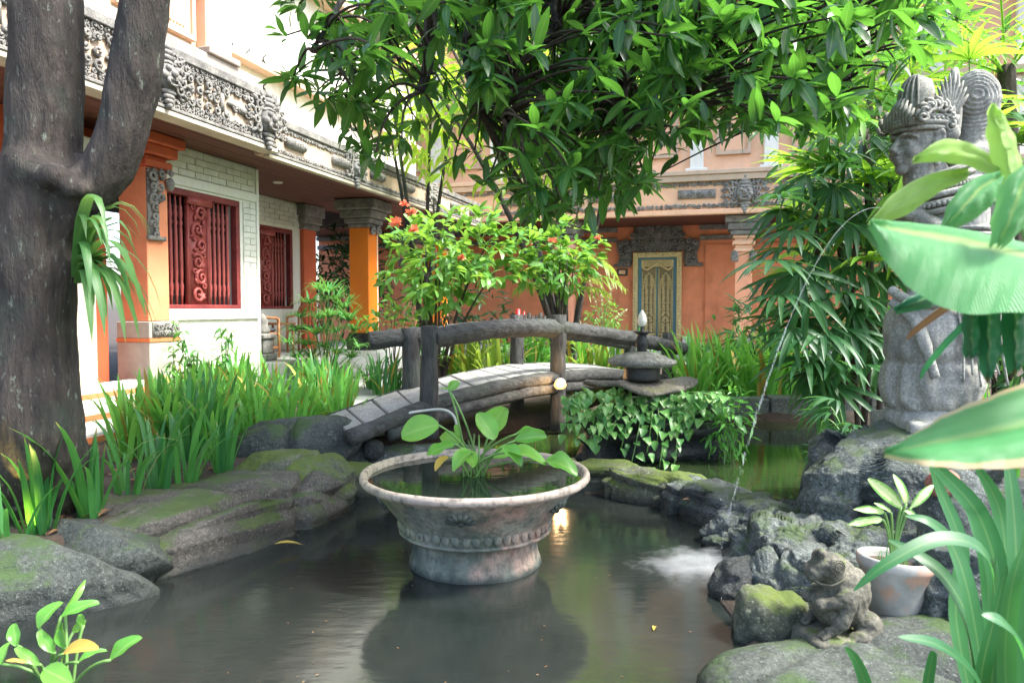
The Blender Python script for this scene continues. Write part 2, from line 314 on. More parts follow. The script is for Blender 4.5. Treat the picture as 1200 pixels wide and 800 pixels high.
# ------------------------------------------------------------------ mesh building
class MB:
    def __init__(s): s.v = []; s.f = []; s.uv = []; s.n = 0; s.has_uv = False
    def add(s, verts, faces, uv=None):
        verts = np.asarray(verts, float); o = s.n
        s.v.append(verts); s.f.extend([tuple(i+o for i in f) for f in faces]); s.n += len(verts)
        s.uv.append(np.asarray(uv, float) if uv is not None else np.zeros((len(verts), 2)))
        if uv is not None: s.has_uv = True
        return s
    def tpl(s, t, M):
        v = t[0]; A = np.array(M); s.add(v @ A[:3, :3].T + A[:3, 3], t[1], t[2]); return s
    def box(s, x0, x1, y0, y1, z0, z1):
        v = [(x, y, z) for x in (x0, x1) for y in (y0, y1) for z in (z0, z1)]
        return s.add(v, [(0, 1, 3, 2), (4, 6, 7, 5), (0, 4, 5, 1), (2, 3, 7, 6), (0, 2, 6, 4), (1, 5, 7, 3)])
    def tube(s, pts, rad, n=8, cap=True, flat=1.0):
        pts = [Vector(p) for p in pts]; k = len(pts)
        if not hasattr(rad, '__len__'): rad = [rad]*k
        t0 = (pts[1]-pts[0]).normalized(); a = t0.orthogonal().normalized(); V = []
        for i, p in enumerate(pts):
            t = (pts[min(i+1, k-1)]-pts[max(i-1, 0)])
            t = t.normalized() if t.length > 1e-9 else t0
            a = a-t*a.dot(t); a = a.normalized() if a.length > 1e-6 else t.orthogonal().normalized(); b = t.cross(a)
            for j in range(n):
                w = 2*PI*j/n; V.append(p+(a*math.cos(w)+b*math.sin(w)*flat)*rad[i])
        F = [(i*n+j, i*n+(j+1) % n, (i+1)*n+(j+1) % n, (i+1)*n+j) for i in range(k-1) for j in range(n)]
        if cap: F += [tuple(range(n-1, -1, -1)), tuple((k-1)*n+j for j in range(n))]
        return s.add(V, F)
    def lathe(s, prof, n=32, c=(0, 0, 0), closed=False):
        V = [(c[0]+r*math.cos(2*PI*j/n), c[1]+r*math.sin(2*PI*j/n), c[2]+z) for r, z in prof for j in range(n)]; k = len(prof)
        F = [(i*n+j, i*n+(j+1) % n, (i+1)*n+(j+1) % n, (i+1)*n+j) for i in range(k-1) for j in range(n)]
        if not closed: F += [tuple(range(n-1, -1, -1)), tuple((k-1)*n+j for j in range(n))]
        return s.add(V, F)
    def ball(s, c, r, rot=None, nu=12, nv=8):
        if not hasattr(r, '__len__'): r = (r, r, r)
        M = Matrix.Translation(Vector(c)) @ (Euler(rot).to_matrix().to_4x4() if rot else Matrix.Identity(4)) @ Matrix.Diagonal((*r, 1))
        V = [Vector((0, 0, -1))]+[Vector((math.sin(PI*i/nv)*math.cos(2*PI*j/nu), math.sin(PI*i/nv)*math.sin(2*PI*j/nu), -math.cos(PI*i/nv))) for i in range(1, nv) for j in range(nu)]+[Vector((0, 0, 1))]
        F = [(0, 1+(j+1) % nu, 1+j) for j in range(nu)]
        for i in range(nv-2):
            for j in range(nu):
                a = 1+i*nu; F.append((a+j, a+(j+1) % nu, a+nu+(j+1) % nu, a+nu+j))
        e = len(V)-1; a = 1+(nv-2)*nu
        F += [(a+j, a+(j+1) % nu, e) for j in range(nu)]
        return s.add([M @ p for p in V], F)
    def mesh(s, name, mat, smooth=True):
        me = bpy.data.meshes.new(name); V = np.concatenate(s.v) if s.v else np.zeros((0, 3))
        me.from_pydata(V.tolist(), [], s.f)
        if s.has_uv:
            UV = np.concatenate(s.uv); li = np.empty(len(me.loops), int); me.loops.foreach_get('vertex_index', li)
            me.uv_layers.new(name='UVMap').data.foreach_set('uv', UV[li].ravel())
        me.polygons.foreach_set('use_smooth', [smooth]*len(me.polygons))
        if mat is not None: me.materials.append(MAT[mat] if isinstance(mat, str) else mat)
        me.update(); return me
    def obj(s, name, mat, parent=None, smooth=True, bevel=0, loc=None, rz=0, fix=False):
        me = s.mesh(name, mat, smooth)
        if fix:
            bm = bmesh.new(); bm.from_mesh(me); bmesh.ops.recalc_face_normals(bm, faces=bm.faces); bm.to_mesh(me); bm.free()
        o = bpy.data.objects.new(name, me); COL.objects.link(o)
        if parent: o.parent = parent
        if loc is not None: o.location = loc
        if rz: o.rotation_euler.z = rz
        if bevel:
            m = o.modifiers.new('edge', 'BEVEL'); m.width = bevel; m.segments = 1; m.limit_method = 'ANGLE'
        return o
def inst(name, me, parent=None, M=None):
    o = bpy.data.objects.new(name, me); COL.objects.link(o)
    if parent: o.parent = parent
    if M is not None: o.matrix_local = M
    return o
def tag(o, label, cat, group=None, kind=None):
    if label: o['label'] = label
    if cat: o['category'] = cat
    if group: o['group'] = group
    if kind: o['kind'] = kind
    return o
def thing(name, label, cat, loc=(0, 0, 0), rz=0, group=None):
    o = bpy.data.objects.new(name, None); COL.objects.link(o); o.empty_display_size = .2
    o.location = loc; o.rotation_euler.z = rz; return tag(o, label, cat, group)
def stuff(o): o['kind'] = 'stuff'; return o
def structure(o): o['kind'] = 'structure'; return o
def B(*a): return MB().box(*a)
def frame_at(o): return Matrix.Translation(o.location) @ Matrix.Rotation(o.rotation_euler.z, 4, 'Z')

def sculpt(name, mb, voxel, mat, parent=None, smooth=6, warp=None, loc=None):
    """several overlapping volumes fused into one continuous surface"""
    me = mb.mesh('tmp', None); ob = bpy.data.objects.new('tmp', me); COL.objects.link(ob)
    r = ob.modifiers.new('r', 'REMESH'); r.mode = 'VOXEL'; r.voxel_size = voxel; r.use_smooth_shade = True
    if smooth:
        sm = ob.modifiers.new('s', 'SMOOTH'); sm.factor = .5; sm.iterations = smooth
    dg = bpy.context.evaluated_depsgraph_get(); dg.update()
    m2 = bpy.data.meshes.new_from_object(ob.evaluated_get(dg)); bpy.data.objects.remove(ob); bpy.data.meshes.remove(me)
    m2.name = name
    if warp:
        k = len(m2.vertices); co = np.empty(k*3); no = np.empty(k*3); m2.vertices.foreach_get('co', co); m2.vertices.foreach_get('normal', no)
        co = co.reshape(-1, 3); no = no.reshape(-1, 3)
        m2.vertices.foreach_set('co', np.array([warp(Vector(a), Vector(b)) for a, b in zip(co, no)]).ravel()); m2.update()
    m2.polygons.foreach_set('use_smooth', [True]*len(m2.polygons))
    m2.materials.clear(); m2.materials.append(MAT[mat])
    o = bpy.data.objects.new(name, m2); COL.objects.link(o)
    if parent: o.parent = parent
    if loc is not None: o.location = loc
    return o

# leaf templates: (verts, faces, uv), along +Y, length 1, width given
def leaf_t(w=.25, kind='lance', droop=.2, fold=.12, nl=6, wave=0.0, twist=0.0):
    V = []; U = []; F = []
    for i in range(nl+1):
        t = i/nl
        if kind == 'lance': p = math.sin(PI*min(1, t*.97+.015))**.8*(1-.25*t)
        elif kind == 'heart': p = (1-t)**.55*(min(1, t*9+.35))
        elif kind == 'ivy': p = (t/.28)**.5 if t < .28 else ((1-t)/.72)**.72
        elif kind == 'oval': p = math.sin(PI*(t*.94+.03))**.6
        elif kind == 'strap': p = min(1, t*6+.3)*(1-t**3)**.7
        else: p = (1-t)
        hw = w/2*max(p, .02); z = -droop*t*t; y = t*(1-.25*droop*t); a = twist*t
        wz = wave*math.sin(t*11)
        for k, sx in enumerate((-1, 0, 1)):
            x = sx*hw; zz = z+abs(sx)*fold*hw*2+(wz*sx if sx else 0)
            V.append((x*math.cos(a), y, zz+x*math.sin(a))); U.append((.5+.5*sx, t))
    for i in range(nl):
        for k in (0, 1):
            a = i*3+k; F.append((a, a+1, a+4, a+3))
    return np.array(V), F, np.array(U)
def blade_t(w=.05, lean=.15, bend=1.2, nl=7, fold=.25, power=2.0):
    """strap blade growing up from the origin and arching over towards +X; length 1"""
    V = []; U = []; F = []; x = z = 0.0
    for i in range(nl+1):
        t = i/nl; th = lean+bend*t**power
        hw = w/2*(min(1, .55+t*3))*(1-t**3.2)**.8+.0004
        nx, nz = math.cos(th), -math.sin(th)
        for sx in (-1, 0, 1):
            V.append((x+nx*abs(sx)*hw*fold, sx*hw, z+nz*abs(sx)*hw*fold)); U.append((.5+.5*sx, t))
        x += math.sin(th)/nl; z += math.cos(th)/nl
    for i in range(nl):
        for k in (0, 1):
            a = i*3+k; F.append((a, a+1, a+4, a+3))
    return np.array(V), F, np.array(U)
def tmesh(name, t, mat): return MB().add(*t).mesh(name, mat)
def aim(p, d, up=None, s=1.0, roll=0.0):
    """matrix placing a +Y leaf at p pointing along d with its face towards up"""
    y = Vector(d).normalized(); u = Vector(up) if up is not None else Vector((0, 0, 1))
    x = y.cross(u)
    if x.length < 1e-3: x = y.cross(Vector((1, 0, .01)))
    x.normalize(); z = x.cross(y)
    M = Matrix((( x.x, y.x, z.x, p[0]), (x.y, y.y, z.y, p[1]), (x.z, y.z, z.z, p[2]), (0, 0, 0, 1)))
    return M @ Matrix.Rotation(roll, 4, 'Y') @ Matrix.Scale(s, 4)
def bez(p0, p1, p2, n=8):
    p0, p1, p2 = Vector(p0), Vector(p1), Vector(p2)
    return [p0*(1-t)**2+p1*2*t*(1-t)+p2*t*t for t in [i/n for i in range(n+1)]]
def smooth_path(pts, n=6):
    P = [Vector(p) for p in pts]; out = []
    for i in range(len(P)-1):
        a, b, c, d = P[max(i-1, 0)], P[i], P[i+1], P[min(i+2, len(P)-1)]
        for k in range(n):
            t = k/n; out.append(.5*((2*b)+(c-a)*t+(2*a-5*b+4*c-d)*t*t+(3*b-a-3*c+d)*t**3))
    return out+[P[-1]]
def spiral(c, r, turns=1.4, a0=0.0, sgn=1, n=14, lift=.01):
    """scroll in the XZ plane, rising towards -Y at its eye"""
    return [Vector((c[0]+r*(1-.85*t)*math.cos(a0+sgn*turns*2*PI*t), c[1]-lift*t, c[2]+r*(1-.85*t)*math.sin(a0+sgn*turns*2*PI*t))) for t in [i/(n-1) for i in range(n)]]
def carve(mb, cx, cz, w, h, r=.05, y=0.0, seed=1, thick=.35, inside=None, mirror=True):
    """carved scrolls and buds filling a w x h field on the plane y, mirrored about cx"""
    g = random.Random(seed); nx = max(1, round(w/(2*r)*(.5 if mirror else 1))); nz = max(1, round(h/(1.9*r)))
    for i in range(nx):
        for j in range(nz):
            x = (i+.5)/nx*(w/2 if mirror else w); z = cz-h/2+(j+.5)/nz*h
            if not mirror: x -= w/2
            x += g.uniform(-.2, .2)*r; z += g.uniform(-.2, .2)*r
            if inside and not inside(x, z): continue
            rr = r*g.uniform(.8, 1.15); a0 = g.uniform(0, 2*PI); sg = g.choice((-1, 1)); lf = g.uniform(.3, .7)*r
            bud = [(g.uniform(-r, r), g.uniform(-r, r), g.uniform(0, 3)) for _ in range(2)]
            for m in ((1, -1) if mirror else (1,)):
                pts = [Vector((cx+m*(p.x), p.y, p.z)) for p in spiral((x, y-.25*r, z), rr, 1.3, a0, sg, 11, lf)]
                mb.tube(pts, [r*thick*(1-.4*k/10) for k in range(11)], 5)
                for bx, bz, ba in bud:
                    mb.ball((cx+m*(x+bx), y-.15*r, z+bz), (r*.42, r*.3, r*.2), (0, m*ba, 0), 6, 4)
def guardian(mb, cx, cz, s, y=0.0):
    """carved guardian face with bulging eyes, open mouth, crown of scrolls and hanging beard"""
    mb.ball((cx, y-.02*s, cz), (.30*s, .20*s, .34*s), None, 16, 12)
    for m in (-1, 1):
        mb.ball((cx+m*.12*s, y-.18*s, cz+.10*s), .075*s, None, 10, 8)
        mb.tube([(cx+m*(.03+.035*k)*s, y-.2*s+.02*s*k, cz+(.19+.04*math.sin(k*.6))*s) for k in range(7)], .03*s, 6)
        mb.ball((cx+m*.2*s, y-.12*s, cz-.05*s), (.1*s, .1*s, .1*s), None, 10, 8)
        mb.tube([(cx+m*.13*s, y-.2*s, cz-.13*s), (cx+m*.14*s, y-.23*s, cz-.2*s), (cx+m*.12*s, y-.22*s, cz-.27*s)], [.03*s, .025*s, .006*s], 6)
        for k in range(5):
            a = (-.55+.42*k)
            mb.tube([Vector((cx+m*(p.x), p.y, cz+p.z)) for p in spiral((.46*s*math.cos(a), y-.02*s, .48*s*math.sin(a)), .15*s, 1.3, a+2, 1, 12, .05*s)], [.045*s*(1-.04*q) for q in range(12)], 6)
            mb.ball((cx+m*.62*s*math.cos(a), y-.02*s, cz+.64*s*math.sin(a)), (.12*s, .06*s, .05*s), (0, -m*a, 0), 8, 6)
            mb.tube([Vector((cx+m*(p.x), p.y, cz+p.z)) for p in spiral((.75*s*math.cos(a*.8), y-.0*s, .6*s*math.sin(a*.8)), .1*s, 1.2, a, -1, 10, .04*s)], .03*s, 5)
    mb.ball((cx, y-.22*s, cz+.0*s), (.08*s, .1*s, .09*s), None, 10, 8)
    mb.tube([(cx+.17*s*math.cos(2*PI*k/14), y-.2*s, cz-.17*s+.075*s*math.sin(2*PI*k/14)) for k in range(15)], .03*s, 6, False)
    for k in range(5): mb.box(cx+(k-2)*.055*s-.022*s, cx+(k-2)*.055*s+.022*s, y-.225*s, y-.16*s, cz-.15*s, cz-.1*s)
    for k in range(4): mb.ball((cx, y-.06*s, cz-(.38+.1*k)*s), ((.22-.05*k)*s, .09*s, .07*s), None, 10, 6)
    for k in range(3): mb.ball((cx, y-.06*s, cz+(.36+.11*k)*s), ((.2-.05*k)*s, .09*s, .08*s), None, 10, 6)
# ================================================================== the setting: ground, ponds, path
LOW = [(-2.9, 1.2), (-2.7, 3.1), (-2.15, 3.7), (-1.75, 4.5), (-1.45, 5.2), (-.95, 5.65), (.35, 5.55), (.85, 5.25), (1.2, 4.75), (1.2, 4.0), (.98, 3.55), (.98, 3.1), (.78, 2.6), (.7, 1.2)]
UPP = [(-1.0, 6.0), (.45, 5.85), (1.1, 5.45), (1.5, 4.85), (1.85, 4.5), (2.5, 5.0), (3.1, 6.4), (3.6, 8.15), (1.3, 8.25), (.5, 8.0), (-.2, 7.3), (-.9, 6.7)]
def sdist(p, poly):
    x, y = p; n = len(poly); ins = False; d = 1e9
    for i in range(n):
        x0, y0 = poly[i]; x1, y1 = poly[(i+1) % n]
        if (y0 > y) != (y1 > y) and x < (x1-x0)*(y-y0)/(y1-y0)+x0: ins = not ins
        dx, dy = x1-x0, y1-y0; t = max(0, min(1, ((x-x0)*dx+(y-y0)*dy)/(dx*dx+dy*dy)))
        d = min(d, math.hypot(x-x0-t*dx, y-y0-t*dy))
    return -d if ins else d
def ground_z(x, y):
    h = .25
    if -4 < x < 5 and .5 < y < 9.5:
        d = min(sdist((x, y), LOW), sdist((x, y), UPP))
        dl, du = sdist((x, y), LOW), sdist((x, y), UPP)
        if x > .6 and y < 4.9: h = .25-.22*max(0, min(1, (4.9-y)/.6))*max(0, min(1, (2.6-x)/.5))
        if y > 3.8: h = min(h, .02+.5*max(0, max(dl, du)-.42))
        t = max(0, min(1, (.04-d)/.22)); h -= .8*t*t*(3-2*t)
        h += .03*noise.noise((x*2.1, y*2.1, 0))
    return h
xs = [-300, -80, -30, -14, -8, -6]+[-4.5+.11*i for i in range(86)]+[5.2, 6, 8, 14, 30, 80, 300]
ys = [-300, -60, -15, -4, -1, 0]+[.6+.11*i for i in range(84)]+[10.2, 12, 16, 24, 50, 120, 400]
g = MB(); g.add([(x, y, ground_z(x, y)) for y in ys for x in xs], [(j*len(xs)+i, j*len(xs)+i+1, (j+1)*len(xs)+i+1, (j+1)*len(xs)+i) for j in range(len(ys)-1) for i in range(len(xs)-1)])
structure(g.obj('ground', 'soil'))
def flat(name, poly, z, mat): return structure(MB().add([(x, y, z) for x, y in poly], [tuple(range(len(poly)))]).obj(name, mat, fix=True))
flat('pond_water', [(-3.2, .8), (-3.0, 3.1), (-2.2, 3.7), (-1.75, 4.6), (-1.4, 5.6), (-.9, 5.78), (.4, 5.74), (1.0, 5.38), (1.35, 4.9), (1.5, 4.2), (1.6, 3.3), (1.3, 2.4), (1.2, .8)], 0.0, 'water')
flat('upper_pond_water', [(-1.2, 6.3), (-.9, 5.86), (.45, 5.8), (1.1, 5.42), (1.45, 4.85), (1.8, 4.35), (2.7, 4.9), (3.3, 6.3), (3.9, 8.2), (3.9, 8.5), (1.2, 8.5), (.3, 8.2), (-.4, 7.6), (-1.1, 6.9)], 0.12, 'water_green')
flat('garden_path', [(-1.75, 5.95), (-1.1, 6.55), (-1.5, 8.2), (-1.3, 10.5), (-.2, 12.6), (3.2, 14.0), (9, 13.2), (9, 14.6), (3, 15.6), (-1.2, 14.3), (-2.6, 12.2), (-2.5, 9.5), (-2.3, 7.5)], .262, 'path')

# ================================================================== rocks
def ico(sub):
    bm = bmesh.new(); bmesh.ops.create_icosphere(bm, subdivisions=sub, radius=1)
    V = [v.co.copy() for v in bm.verts]; F = [tuple(v.index for v in f.verts) for f in bm.faces]; bm.free(); return V, F
ICO = {s: ico(s) for s in (3, 4, 5, 6, 7)}
def rock(name, label, c, r, mat, seed=0, rz=0, tilt=0, sub=5, e=.72, disp=.16, freq=1.6, strata=0.0, crack=.0, cat='rock', group=None, parent=None):
    if sub == 5: sub = 6
    V, F = ICO[sub]; off = Vector((seed*7.3, seed*3.1, seed*1.7)); out = []
    rm = min(r); Rm = Euler((tilt, 0, rz)).to_matrix()
    for p in V:
        q = Vector([math.copysign(abs(t)**e, t) for t in p]); q *= 1/max(1, q.length**.25)
        w = Vector((q.x*r[0], q.y*r[1], q.z*r[2])); s = w*freq/max(rm, .12)*.55+off
        n = noise.fractal(s, .85, 2.1, 8)+.6*noise.noise(s*.55)
        if sub > 5: n += .35*abs(noise.noise(s*3.1))-.25*abs(noise.noise(s*7.3))
        h = disp*rm*n
        if strata: h += strata*rm*(abs(((w.z*9/max(rm, .1)*.25+.8*noise.noise(s*.4)) % 1)-.5)-.25)
        if crack:
            dd, _ = noise.voronoi(s*.55); k = dd[1]-dd[0]
            h -= crack*rm*max(0, 1-k/.10)
        out.append(Rm @ (w+p*h))
    o = MB().add(out, F).obj(name, mat, parent)
    if parent is None:
        o.location = c
        tag(o, label, cat, group)
    else:
        o.location = c
    return o
EDGE = 'rocks along the edge of the lower pond'
rock('boulder', 'large dark mossy boulder in the left foreground at the water below the tree', (-2.52, 3.52, -.02), (.80, .46, .33), 'rock', 1, R(24), 0, 7, .48, .12, 1.0, .08, .4, group=EDGE)
rock('rock', 'low dark rock at the waterline between the front boulder and the layered slab', (-2.06, 3.92, -.02), (.28, .22, .20), 'rock', 8, R(50), 0, 4, .6, .2, 1.4, .2, group=EDGE)
rock('rock', 'brown rock under the irises behind the layered slab', (-2.20, 4.35, .14), (.45, .25, .16), 'rock_warm', 9, R(55), 0, 4, .6, .2, 1.4, .3, group=EDGE)
rock('slab_rock', 'long brown layered slab rock with green edge sloping into the pond', (-1.84, 4.50, .03), (.86, .47, .29), 'rock_warm', 2, R(60), R(-4), 7, .45, .10, 1.0, .22, .25, group=EDGE)
rock('boulder', 'rounded boulder with yellow green moss above the layered slab rock', (-1.58, 5.20, .08), (.44, .36, .30), 'rock_green', 3, R(-25), 0, 7, .65, .16, 1.0, .1, .25, group=EDGE)
rock('boulder', 'long smooth dark boulder behind the irises, nearest the bridge', (-1.70, 5.95, .16), (.60, .34, .34), 'rock', 4, R(18), 0, 5, .65, .12, 1.0, 0, .25, group=EDGE)
rock('rock', 'low green mossy rock left of the bowl rim', (-1.20, 5.52, .02), (.27, .22, .18), 'rock_green', 5, R(10), 0, 4, .7, .16, group=EDGE)
rock('rock', 'flat grey shelf rock between the bowl and the bridge ramp', (-.72, 6.05, .10), (.52, .24, .16), 'rock_grey', 6, R(4), 0, 5, .5, .10, group=EDGE)
rock('rock', 'small black wet rock beside the flat grey shelf rock', (-1.12, 5.86, .26), (.09, .08, .09), 'rock_dark', 7, 0, 0, 3, .7, .2, group=EDGE)
LEDGE = 'stones of the ledge between the two ponds'
for i, (x, y, rx, ry, h, a, lab, m) in enumerate([
    (-.62, 5.74, .40, .19, .21, 2, 'ledge stone hidden low behind the left side of the bowl', 'rock_green'),
    (.05, 5.76, .40, .19, .21, -2, 'ledge stone low behind the middle of the bowl', 'rock_green'),
    (.66, 5.64, .36, .20, .22, -16, 'ledge stone beside the right rim of the bowl, below the ivy', 'rock_green'),
    (1.06, 5.30, .36, .21, .24, -38, 'yellow mossy ledge stone in the middle of the wall between the ponds', 'rock_green'),
    (1.36, 4.82, .38, .22, .25, -58, 'grey ledge stone at the corner where the water jet passes', 'rock_grey'),
    (1.62, 4.24, .40, .24, .28, -50, 'grey ledge stone beside the statue pedestal', 'rock_grey')]):
    rock('ledge_stone', lab, (x, y, 0.0), (rx*1.06, ry*.95, h*.93), m, 20+i, R(a), 0, 5, .32, .17, 1.3, .35, .3, group=LEDGE)
RIGHT = 'rocks piled below the statue'
rock('rock', 'broad grey green rock at the end of the ledge, behind the stone frog', (1.74, 3.78, -.02), (.54, .42, .29), 'rock_grey', 31, R(-22), 0, 7, .42, .34, 1.5, .5, .4, group=RIGHT)
rock('rock', 'craggy grey rock at the water edge left of the frog head', (1.42, 3.36, -.03), (.32, .20, .19), 'rock_grey', 43, R(-25), 0, 5, .45, .34, 1.6, .5, .4, group=RIGHT)
rock('rock', 'grey rock sloping to the water below the corner of the ledge', (1.42, 4.22, -.03), (.30, .24, .20), 'rock_grey', 44, R(-60), 0, 5, .6, .3, 1.8, .3, .4, group=RIGHT)
rock('rock', 'flat grey rock behind the clay pot', (1.86, 3.62, .10), (.40, .30, .22), 'rock_grey', 45, R(10), 0, 5, .6, .25, 1.6, .2, .3, group=RIGHT)
rock('rock', 'mossy low rock at the bottom right corner by the dry leaves', (1.75, 2.25, -.05), (.45, .35, .20), 'rock', 46, R(10), 0, 4, .6, .12, 1.0, group=RIGHT)
rock('rock', 'grey ridge rock between the pedestal and the frog', (1.70, 3.42, .03), (.42, .24, .24), 'rock_grey', 32, R(-20), 0, 5, .45, .3, 1.7, .2, .3, group=RIGHT)
rock('rock', 'dark glistening wet rock jutting out where the jet splashes', (1.14, 3.52, .04), (.16, .13, .12), 'rock_dark', 33, R(20), 0, 4, .7, .3, 1.8, group=RIGHT)
rock('rock', 'small rounded moss covered rock left of the frog at the water', (1.10, 3.06, .05), (.15, .13, .14), 'rock_green', 34, 0, 0, 4, .7, .3, 1.8, group=RIGHT)
rock('slab_rock', 'large smooth foreground slab under the frog with a yellow moss edge', (1.22, 2.62, -.10), (.55, .36, .22), 'rock', 35, R(14), 0, 7, .62, .08, .9, 0, .1, group=RIGHT)
rock('boulder', 'upright grey cracked boulder right of the clay pot', (1.90, 3.00, .16), (.20, .17, .26), 'rock_grey', 36, R(25), 0, 5, .6, .16, 1.2, .2, .4, group=RIGHT)
rock('rock', 'grey rock behind the strap leaves above the cracked boulder', (2.10, 3.40, .36), (.17, .15, .28), 'rock_grey', 37, 0, 0, 4, .7, .22, 1.5, group=RIGHT)
rock('pink_stone', 'small pink stone on the grey rock behind the strap leaves', (1.98, 3.30, .60), (.065, .06, .06), 'coral', 38, 0, 0, 3, .7, .3, cat='stone')
rock('rock', 'dark low rock between the clay pot and the foreground slab', (1.72, 2.78, -.02), (.40, .3, .17), 'rock', 39, 0, 0, 4, .6, .16, group=RIGHT)
rock('pedestal_rock', 'tall rough grey rock carrying the winged statue', (2.38, 4.30, .10), (.62, .50, .64), 'rock_grey', 40, R(-15), 0, 7, .36, .12, 1.3, .12, .3, group=RIGHT)
rock('rock', 'leaning grey rock on the pond side of the statue pedestal', (2.04, 4.02, .06), (.40, .34, .54), 'rock_grey', 41, R(-30), R(-8), 7, .42, .16, 1.3, .12, .3, group=RIGHT)
KERB = 'kerb stones along the far side of the upper pond'
places = ['behind the island', 'second from the island', 'in the middle of the far kerb', 'left of the palms', 'under the drooping palm leaves', 'hidden beside the palm stems']
for i in range(6):
    b = MB(); b.box(-.27, .27, -.12, .16, -.25, .16+.02*(i % 2))
    o = b.obj('kerb_stone', 'rock_grey', smooth=False, bevel=.015, loc=(1.55+.555*i, 8.36-.02*i, .22), rz=R(rnd.uniform(-3, 3)))
    tag(o, 'grey kerb stone of the upper pond '+places[i], 'kerb stone', KERB)
# island with lantern
rock('island_rock', 'black layered island rock under the stone lantern', (1.22, 6.42, .18), (.66, .38, .40), 'rock_dark', 50, R(4), 0, 5, .62, .30, 1.3, .7, .3, cat='rock')
def lantern():
    V = []; n = 40; g2 = random.Random(4); c = at(752, 452, 6.3)
    t = thing('flat_stone', 'thin tan stone slab lying on the ivy covered island', 'stone slab', c)
    m = MB(); rad = [.46+.05*math.sin(3*a)+.035*math.sin(7*a+1) for a in [2*PI*k/n for k in range(n)]]
    for zz, k in ((-.02, .86), (-.012, .99), (.008, 1.0), (.03, .93), (.034, .5), (.034, .0)):
        for j in range(n):
            a = 2*PI*j/n; V.append((rad[j]*k*math.cos(a)*1.0, rad[j]*k*math.sin(a)*.68, zz+.035*math.sin(a*2+.6)*k*k+.02*math.sin(5*a)*k**3))
    m.add(V, [(i*n+j, i*n+(j+1) % n, (i+1)*n+(j+1) % n, (i+1)*n+j) for i in range(5) for j in range(n)]+[tuple(range(n-1, -1, -1))])
    m.obj('slab', 'thin_slab', t)
    t = thing('stone_lantern', 'low stone lantern with a broad rough cap and small black vase finial on the island', 'lantern', c+Vector((0, 0, .05)))
    MB().lathe([(.155, 0), (.162, .02), (.155, .06), (.160, .12), (.15, .16)], 24).obj('drum', 'black', t)
    m = MB(); prof = [(.10, .130), (.26, .125), (.292, .150), (.285, .175), (.22, .205), (.13, .235), (.055, .25)]
    m.lathe(prof, 40); v = m.v[0]
    for i in range(len(v)):
        p = Vector(v[i]); k = noise.fractal(p*9, 1, 2, 4); v[i] = p+Vector((p.x, p.y, 0)).normalized()*k*.02+Vector((0, 0, .012*k))
    m.obj('cap', 'cap', t)
    MB().lathe([(.05, .235), (.042, .27), (.058, .31), (.05, .36), (.036, .39), (.052, .405), (.078, .415), (.074, .425), (.02, .43), (.014, .455), (.012, .47)], 24).obj('vase', 'black', t)
    MB().lathe([(.012, .465), (.034, .48), (.042, .515), (.034, .56), (.012, .60), (.003, .61)], 20).obj('lamp_glass', 'ivory', t)
lantern()

# ================================================================== left villa
VL = thing('villa', 'orange and white villa with carved eaves and red shuttered windows behind the tree', 'house', (-4.22, 8.8, 0), math.atan2(.959, .282))
def wall_hole(x0, x1, y0, y1, z0, z1, hx0, hx1, hz0, hz1):
    return MB().box(x0, hx0, y0, y1, z0, z1).box(hx1, x1, y0, y1, z0, z1).box(hx0, hx1, y0, y1, z0, hz0).box(hx0, hx1, y0, y1, hz1, z1)
W1 = wall_hole(-.03, 1.86, 0, .3, .2, 3.42, .02, 1.47, 1.40, 2.90).obj('wall', 'white', VL, False)
brick_me = {}
def bricks(par, x0, x1, z0, z1, y, bl=.30, bh=.085, gap=.010, rows=None):
    k = 0; z = z0
    while z+bh <= z1+1e-6:
        off = 0 if k % 2 == 0 else -bl/2; x = x0+off
        while x < x1-.02:
            a, b = max(x, x0), min(x+bl, x1)
            if b-a > .04:
                key = round(b-a-gap, 3)
                if key not in brick_me: brick_me[key] = B(0, key, -.016, .02, 0, bh-gap).mesh('brick', 'brick', False)
                inst('brick', brick_me[key], par, Matrix.Translation((a+gap/2, y+rnd.uniform(-.004, .004), z+gap/2)))
            x += bl
        z += bh; k += 1
bricks(W1, -.03, 1.80, 3.06, 3.41, -.004)
bricks(W1, 1.52, 1.80, 1.38, 2.91, -.004)
bricks(W1, .06, 1.80, .35, 1.24, -.004)
for a in ((-.03, 1.82, -.035, .0, 2.93, 3.05), (.0, 1.82, -.04, .0, 1.26, 1.37), (1.815, 1.875, -.03, .12, .2, 3.41)): B(*a).obj('band', 'white', W1, False, .008)
B(1.70, 1.86, .301, 1.40, .2, 3.42).obj('side_wall', 'white', VL, False)
def spindle_me():
    prof = [(.018, 0), (.018, .10), (.030, .12), (.024, .15), (.032, .19), (.036, .24), (.022, .29), (.028, .32), (.031, .42), (.028, .92), (.022, .98), (.034, 1.02), (.022, 1.06), (.036, 1.12), (.024, 1.19), (.030, 1.22), (.018, 1.24), (.018, 1.36)]
    return MB().lathe(prof, 10).mesh('spindle', 'red_shut')
SPIN = spindle_me()
